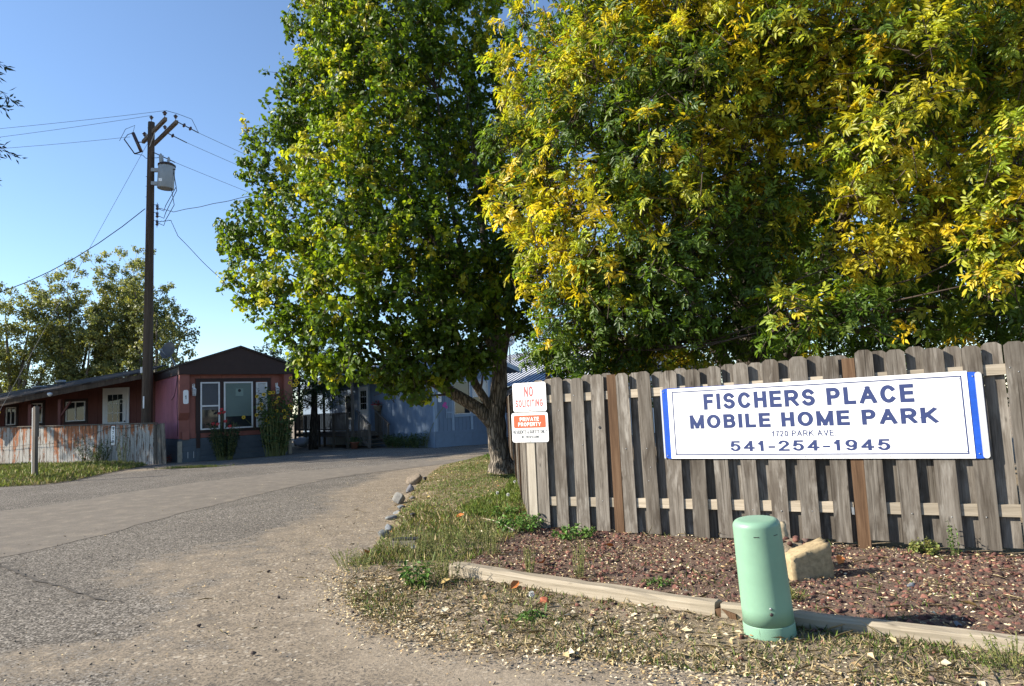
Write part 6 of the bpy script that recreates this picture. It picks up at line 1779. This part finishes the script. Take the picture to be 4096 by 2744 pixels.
# ------------------------------------------------------------------ weeds and garden plants
def weed(name, label, xy, h, rad, nst, nleaf, L0, cols, group=None, wid=.5, z=None, low=False, parts_=True, cat="plant", droop=-.2):
    z = float(hgt(np.array([xy[0]]), np.array([xy[1]]))[0]) if z is None else z
    t_ = thing(name, label, cat, (xy[0], xy[1], z), 0, group)
    m = MB(); Ps, As, Ns = [], [], []
    for k in range(nst):
        a = random.uniform(0, 2*math.pi); r_ = rad*math.sqrt(random.random()); hh_ = h*random.uniform(.6, 1.05)*(1-.5*(r_/rad)**2 if low else 1)
        b0 = Vector((math.cos(a)*r_*.45, math.sin(a)*r_*.45, -.02)); tp = Vector((math.cos(a)*r_, math.sin(a)*r_, hh_))
        cv = curve(b0, tp, -.1, 4)
        m.tube(cv, [max(.0025, h*.006)]*3 + [.002]*2, 3, False)
        Pa = np.array(cv)
        t = rng.uniform(.15 if not low else .4, 1, nleaf); Ps.append(np.stack([np.interp(t, np.linspace(0, 1, 5), Pa[:, q]) for q in range(3)], 1))
    Ps = np.concatenate(Ps); n = len(Ps)
    A = unit(rdir(n)*np.array([1, 1, .5]) + np.array([0, 0, droop]))
    N = unit(np.array([0, 0, 1.]) + rng.normal(size=(n, 3))*.4)
    L = L0*rng.uniform(.6, 1.25, n)
    V, F, C = leaves(Ps, A, N, L, L*wid, cols[rng.integers(0, len(cols), n)]*rng.uniform(.75, 1.25, (n, 1)), .15, 'oval', .15)
    m.build("stems", MT['weedStem'], t_)
    ob("foliage", fastmesh("foliage", V, F, C), MT['leafGround'], t_)
    return t_
MT['weedStem'] = paint('weed_stem', (.16, .17, .06), .8, .2)
WG = np.array([(.075, .15, .03), (.10, .19, .035), (.06, .12, .03)])
WY = np.array([(.17, .19, .05), (.22, .2, .07), (.12, .15, .04)])
weed("weed_clump", "bright green leafy weed clump at the foot of the fence corner post", (-.02, 8.42), .25, .34, 60, 9, .045, WG*1.25, None, .7, None, True)
weed("weed_clump", "green weed clump spreading below the first dark fence boards", (.62, 7.85), .17, .3, 46, 8, .04, WG*1.1, None, .8, None, True)
weed("weed_clump", "lush weeds on the lawn beside the return fence", (-.28, 9.5), .13, .34, 40, 7, .045, WG*1.2, None, .6, None, True)
weed("weed_clump", "green weed growing before the shaded end of the pale timber", (-.92, 6.05), .2, .17, 22, 8, .06, WG, None, .45)
weed("weed_clump", "tangled wiry weed casting its shadow on the timber end", (-.66, 6.2), .28, .18, 30, 9, .025, WY, None, .4)
weed("weed_clump", "upright seedy weed in the lava rock opposite the first fence post", (.5, 6.1), .32, .08, 18, 12, .02, WY, "seedy weeds in the lava rock", .4)
weed("weed_clump", "short seedy weed in the lava rock just behind the pale timber", (.06, 6.3), .25, .09, 18, 12, .02, WY, "seedy weeds in the lava rock", .4)
weed("weed_clump", "small green weed in the lava rock behind the middle of the timber", (1.1, 5.75), .1, .14, 20, 8, .03, WG, None, .5, None, True)
weed("weed_clump", "low green weed beside the pedestal on the bed side", (1.95, 5.15), .12, .14, 20, 8, .03, WY, None, .35, None, True)
weed("weed_clump", "round yellowish green weed against the fence boards under the sign end", (3.66, 6.38), .17, .14, 40, 9, .03, WY*1.2, None, .9, None, True)
weed("weed_clump", "thin upright green weed beside the round one at the fence", (3.84, 6.22), .32, .05, 8, 14, .03, WG, None, .5)
weed("weed_clump", "flat dandelion-like rosette among the wood chips", (.05, 5.02), .05, .12, 26, 4, .07, WG, None, .3, None, True)
weed("weed_clump", "feathery dry-tipped weeds in the chips near the end of the low timber", (2.55, 3.75), .14, .22, 40, 10, .02, WY, None, .4)
for k, (x, y) in enumerate([(-.9, 7.3), (-.75, 7.7), (-1.1, 7.15), (-.55, 7.4), (-.4, 7.75), (-1.35, 7.35), (-.3, 7.15)]):
    weed("tall_weed", "tall wispy yellow-green weed in the patch between lawn and lava rock", (x, y), .28, .16, 26, 11, .022, WY*.9, "wispy weeds at the lawn corner", .35)
for k, (x, y) in enumerate([(-1.75, 7.05), (-1.6, 6.75)]):
    weed("tall_weed", "yellowed wispy weed overhanging the dusty road edge", (x, y), .2, .2, 20, 9, .025, WY*1.25, "yellowed weeds at the road edge", .3)
# weed bush in front of peeling fence
o2 = OA + od*2.6
weed("shrub", "dark green shrub growing up the peeling fence below the number plaque", (o2.x-.1, o2.y-.35), 1.0, .75, 46, 16, .09, np.array([(.05, .085, .03), (.07, .11, .03)]), None, .3, .1)
weed("shrub", "fresh light green stalk in the middle of the fence shrub", (o2.x+.1, o2.y-.6), .75, .12, 7, 16, .09, np.array([(.16, .26, .04), (.13, .22, .04)]), None, .35, .1)
weed("shrub", "taller spindly shrub shoot leaning against the peeling fence near its end", (OA.x-1.3, OA.y+.1), 1.35, .35, 12, 18, .07, np.array([(.06, .08, .03), (.09, .09, .04)]), None, .3, .1)

# dandelion clocks
for k, (x, y) in enumerate([(-.09, 11.3), (-.33, 9.75), (-.18, 9.6), (.03, 5.24), (-1.15, 7.25)]):
    z = float(hgt(np.array([x]), np.array([y]))[0])
    t_ = thing("dandelion_clock", "round white dandelion seed head on a thin stalk in the grass", "dandelion", (x, y, z), 0, "dandelion seed heads")
    hh_ = .26 if k < 3 else .1
    MB().tube([(0, 0, -.02), (.02, 0, hh_*.5), (.03, .01, hh_)], .003, 4).build("stalk", MT['weedStem'], t_)
    n = 240; d = rdir(n)
    V, F, C = leaves(np.zeros((n, 3)) + np.array([.03, .01, hh_]), d, rdir(n), np.full(n, .026), np.full(n, .004), np.array([(.75, .75, .72)]), .05)
    ob("seed_head", fastmesh("seed_head", V, F, C), MT['litter'], t_)
dk = MB(); dk.tube([(-.5, 9.05, .1), (-.28, 8.6, .12), (-.08, 8.1, .09)], [.005, .008, .011], 5)
dk.tube([(-.36, 8.75, .115), (-.45, 8.5, .14)], .004, 4); dk.tube([(-.25, 8.52, .118), (-.2, 8.75, .2)], .004, 4)
tag(dk.build("dry_stick", MT['rail']), "pale dry forked stick lying in the grass by the fence corner", "stick")

# ------------------------------------------------------------------ sunflowers and roses by house 1
def flowerbush(name, label, pos, h, rad, heads, nst, nleaf, L0, cols, petal, disc, pr, cat):
    t_ = weed(name, label, pos[:2], h, rad, nst, nleaf, L0, cols, None, .6, 0.0, False, True, cat)
    for (x, y, z, ax) in heads:
        ax = Vector(ax).normalized(); q = Vector((0, 0, 1)).rotation_difference(ax)
        n = 13
        ang = np.linspace(0, 2*math.pi, n, endpoint=False)
        A = np.array([q @ Vector((math.cos(a), math.sin(a), .12)) for a in ang]); N = np.tile(np.array(ax), (n, 1))
        c = np.array([x, y, z])
        V, F, C = leaves(c + A*pr*.25, A, N, np.full(n, pr*.85), np.full(n, pr*.42), np.array([petal])*rng.uniform(.85, 1.1, (n, 1)), .1, 'oval', .1)
        fo = ob("flower", fastmesh("flower", V, F, C), MT['leafGround'], t_)
        MB().lathe([(pr*.38, -.01), (pr*.4, .012), (pr*.2, .022)], (x, y, z), 10, ax).build("disc", MT[disc], fo)
        MB().tube([(x*.6, y*.6, max(.2, z-.5)), (x - ax.x*.02, y - ax.y*.02, z - .01)], .006, 4, False).build("stalk", MT['weedStem'], fo)
    return t_
SF = H1(3.45, -.75)
# head positions measured across the plant: (sideways, height)
hd = [(-.62, 2.45), (-.38, 2.52), (-.15, 2.58), (-.08, 2.6), (-.45, 2.12), (-.05, 2.13), (.2, 2.2), (.16, 2.36), (.6, 2.02), (-.66, 1.98), (-.56, 1.95), (.12, 1.83), (.4, 1.82), (.55, 1.72), (-.2, 1.6), (-.1, 1.57), (-.36, 1.48), (-.66, 1.7), (.5, 1.55), (-.24, 1.38),
      (.75, 3.15), (.9, 3.05), (.98, 2.95), (.8, 2.85), (.72, 2.95), (1.0, 3.2), (.95, 2.85), (1.95, 2.9), (-1.15, 1.63), (.72, 1.95)]
heads = [(x, random.uniform(-.3, .15), z, (random.uniform(-.3, .5), -1, random.uniform(0, .5))) for x, z in hd]
flowerbush("sunflower_plant", "tall wild sunflower plant with many small yellow flowers before the red-brown home", (SF[0], SF[1], 0), 2.7, .85, heads, 70, 30, .13,
           np.array([(.06, .1, .03), (.08, .13, .035), (.045, .08, .03)]), (.75, .5, .03), 'barkAsh', .08, "flowers")
RO = H1(1.55, -.55)
hr = [(-.42, 1.42), (-.25, 1.4), (.05, 1.5), (-.02, 1.86), (-.05, 1.97), (-.22, 1.83), (.2, 1.3)]
flowerbush("rose_bush", "dark rose bush with a few red blooms below the front windows", (RO[0], RO[1], 0), 1.45, .62,
           [(x, random.uniform(-.2, .1), z, (0, -.8, .6)) for x, z in hr], 90, 34, .08, np.array([(.03, .055, .025), (.045, .07, .03)]), (.6, .02, .03), 'redWall', .075, "rose bush")
weed("flower_clump", "small plant with red leaves at the skirting by the fence end", H1(-.35, .6)[:2], .35, .3, 14, 8, .06, np.array([(.35, .04, .04), (.25, .05, .04)]), None, .6, 0.0, False, True, "plant")
# blue home's bed
for k, (u, w) in enumerate([(-.45, 3.1), (-.45, 2.5), (-.45, 1.9), (-.45, 1.3), (-.4, .8)]):
    x, y, _ = H2(u, w)
    weed("garden_shrub", ("low green garden shrub next to the clay pot by the porch steps", "second garden shrub from the porch steps along the blue wall", "garden shrub in the middle of the bed along the blue wall", "garden shrub next to the one at the corner of the blue home", "garden shrub at the corner trim of the blue home")[k], (x, y), .62, .5, 30, 14, .09, np.array([(.05, .09, .03), (.07, .11, .035), (.04, .07, .03)]), "shrubs along the blue wall", .5, 0.0)
x, y, _ = H2(-.25, .4)
hk = weed("hollyhock", "leaning hollyhock stalk with pink flowers at the blue home's corner", (x, y), .9, .25, 6, 8, .07, np.array([(.09, .13, .04)]), None, .6, 0.0)
MB().tube([(0, 0, .1), (.25, -.1, .8), (.55, -.2, 1.35), (.85, -.25, 1.72)], .012, 5).build("stalk", MT['weedStem'], hk)
for dx, dz in ((.85, 1.75), (.95, 1.68), (.9, 1.83)):
    n = 8; ang = np.linspace(0, 2*math.pi, n, endpoint=False); A = np.stack([np.cos(ang), -.3+0*ang, np.sin(ang)], 1)
    V, F, C = leaves(np.tile([[dx, -.28, dz]], (n, 1)), A, np.tile([[0, -1., 0]], (n, 1)), np.full(n, .08), np.full(n, .07), np.array([(.6, .12, .4)]), .1, 'oval')
    ob("flower", fastmesh("flower", V, F, C), MT['leafGround'], hk)
# pots on and by the steps
def pot(label, loc, r, h, mat, plant, ph):
    t_ = thing("flower_pot", label, "flower pot", loc)
    MB().lathe([(r*.75, 0), (r, h*.85), (r*1.1, h*.86), (r*1.1, h), (r*.9, h), (r*.88, h*.9), (.001, h*.9)], n=18).build("pot", MT[mat], t_)
    n = 160; A = unit(rdir(n) + np.array([0, 0, .7])); P = np.column_stack([rng.normal(size=(n, 2))*r*.5, np.full(n, h*.9)]) + A*rng.uniform(0, ph, (n, 1))
    V, F, C = leaves(P, A, rdir(n), np.full(n, .07), np.full(n, .04), plant[rng.integers(0, len(plant), n)], .1, 'oval')
    ob("plant", fastmesh("plant", V, F, C), MT['leafGround'], t_)
    return t_
pot("pot of red flowers standing on the porch railing panel", H2(-.2, 4.905, 1.66), .2, .28, 'concrete', np.array([(.4, .03, .04), (.05, .09, .03), (.5, .04, .06)]), .22)
pot("terracotta pot at the foot of the porch steps", H2(-1.75, 4.2, 0), .2, .3, 'terracotta', np.array([(.05, .09, .03)]), .25)
pot("clay pot beside the lowest step near the shrubs", H2(-.2, 3.3, 0), .16, .24, 'terracotta', np.array([(.06, .1, .03), (.1, .14, .04)]), .2)
# bags under and on the porch
for k, (u, w, z, s_, lb) in enumerate([(-1.2, 10.3, .72, (.3, .28, .42), "white plastic bag standing on the deck behind the railing"), (-2.2, 9.6, 0, (.4, .35, .3), "clear rubbish bag lying on the ground under the porch"), (-2.2, 7.9, 0, (.22, .2, .26), "smaller rubbish bag beside the porch tree trunk")]):
    V, F = rockshape(ICO3, 400+k, planes=5); V = V*(1 + .08*vnoise(V, 9, k)[:, None])*np.array(s_); V[:, 2] -= V[:, 2].min()
    o = ob("plastic_bag", fastmesh("plastic_bag", V, F, None, True), MT['plastic'], None, H2(u, w, z)); tag(o, lb, "bag", None)
# brown service post behind the fence
tag(MB().tube([(2.544, 17.0, -.1), (2.55, 17.0, 3.4)], [.11, .1], 12).build("service_post", MT['ptpost']), "brown wooden post behind the board fence below the ash boughs", "post")
sl2 = thing("slim_tree", "slim dark tree trunk behind the fence in front of the metal roof", "tree", (1.85, 16.0, 0))
MB().tube([(0, 0, -.1), (.02, 0, 1.5), (.15, .1, 2.6), (.3, .2, 4.0)], [.2, .15, .12, .07], 10, True, .04).build("trunk", MT['barkAsh'], sl2)
n = 5000; c = np.array([.2, .2, 4.2]); P = c + rdir(n)*np.array([1.0, 1.0, .9])*rng.random((n, 1))**.4
V, F, C = leaves(P, rdir(n) + np.array([0, 0, -.5]), rdir(n) + np.array([0, 0, .8]), rng.uniform(.07, .11, n), .04, AG[rng.integers(0, 4, n)], .15, 'oval')
ob("crown", fastmesh("crown", V, F, C), MT['leafAsh'], sl2)
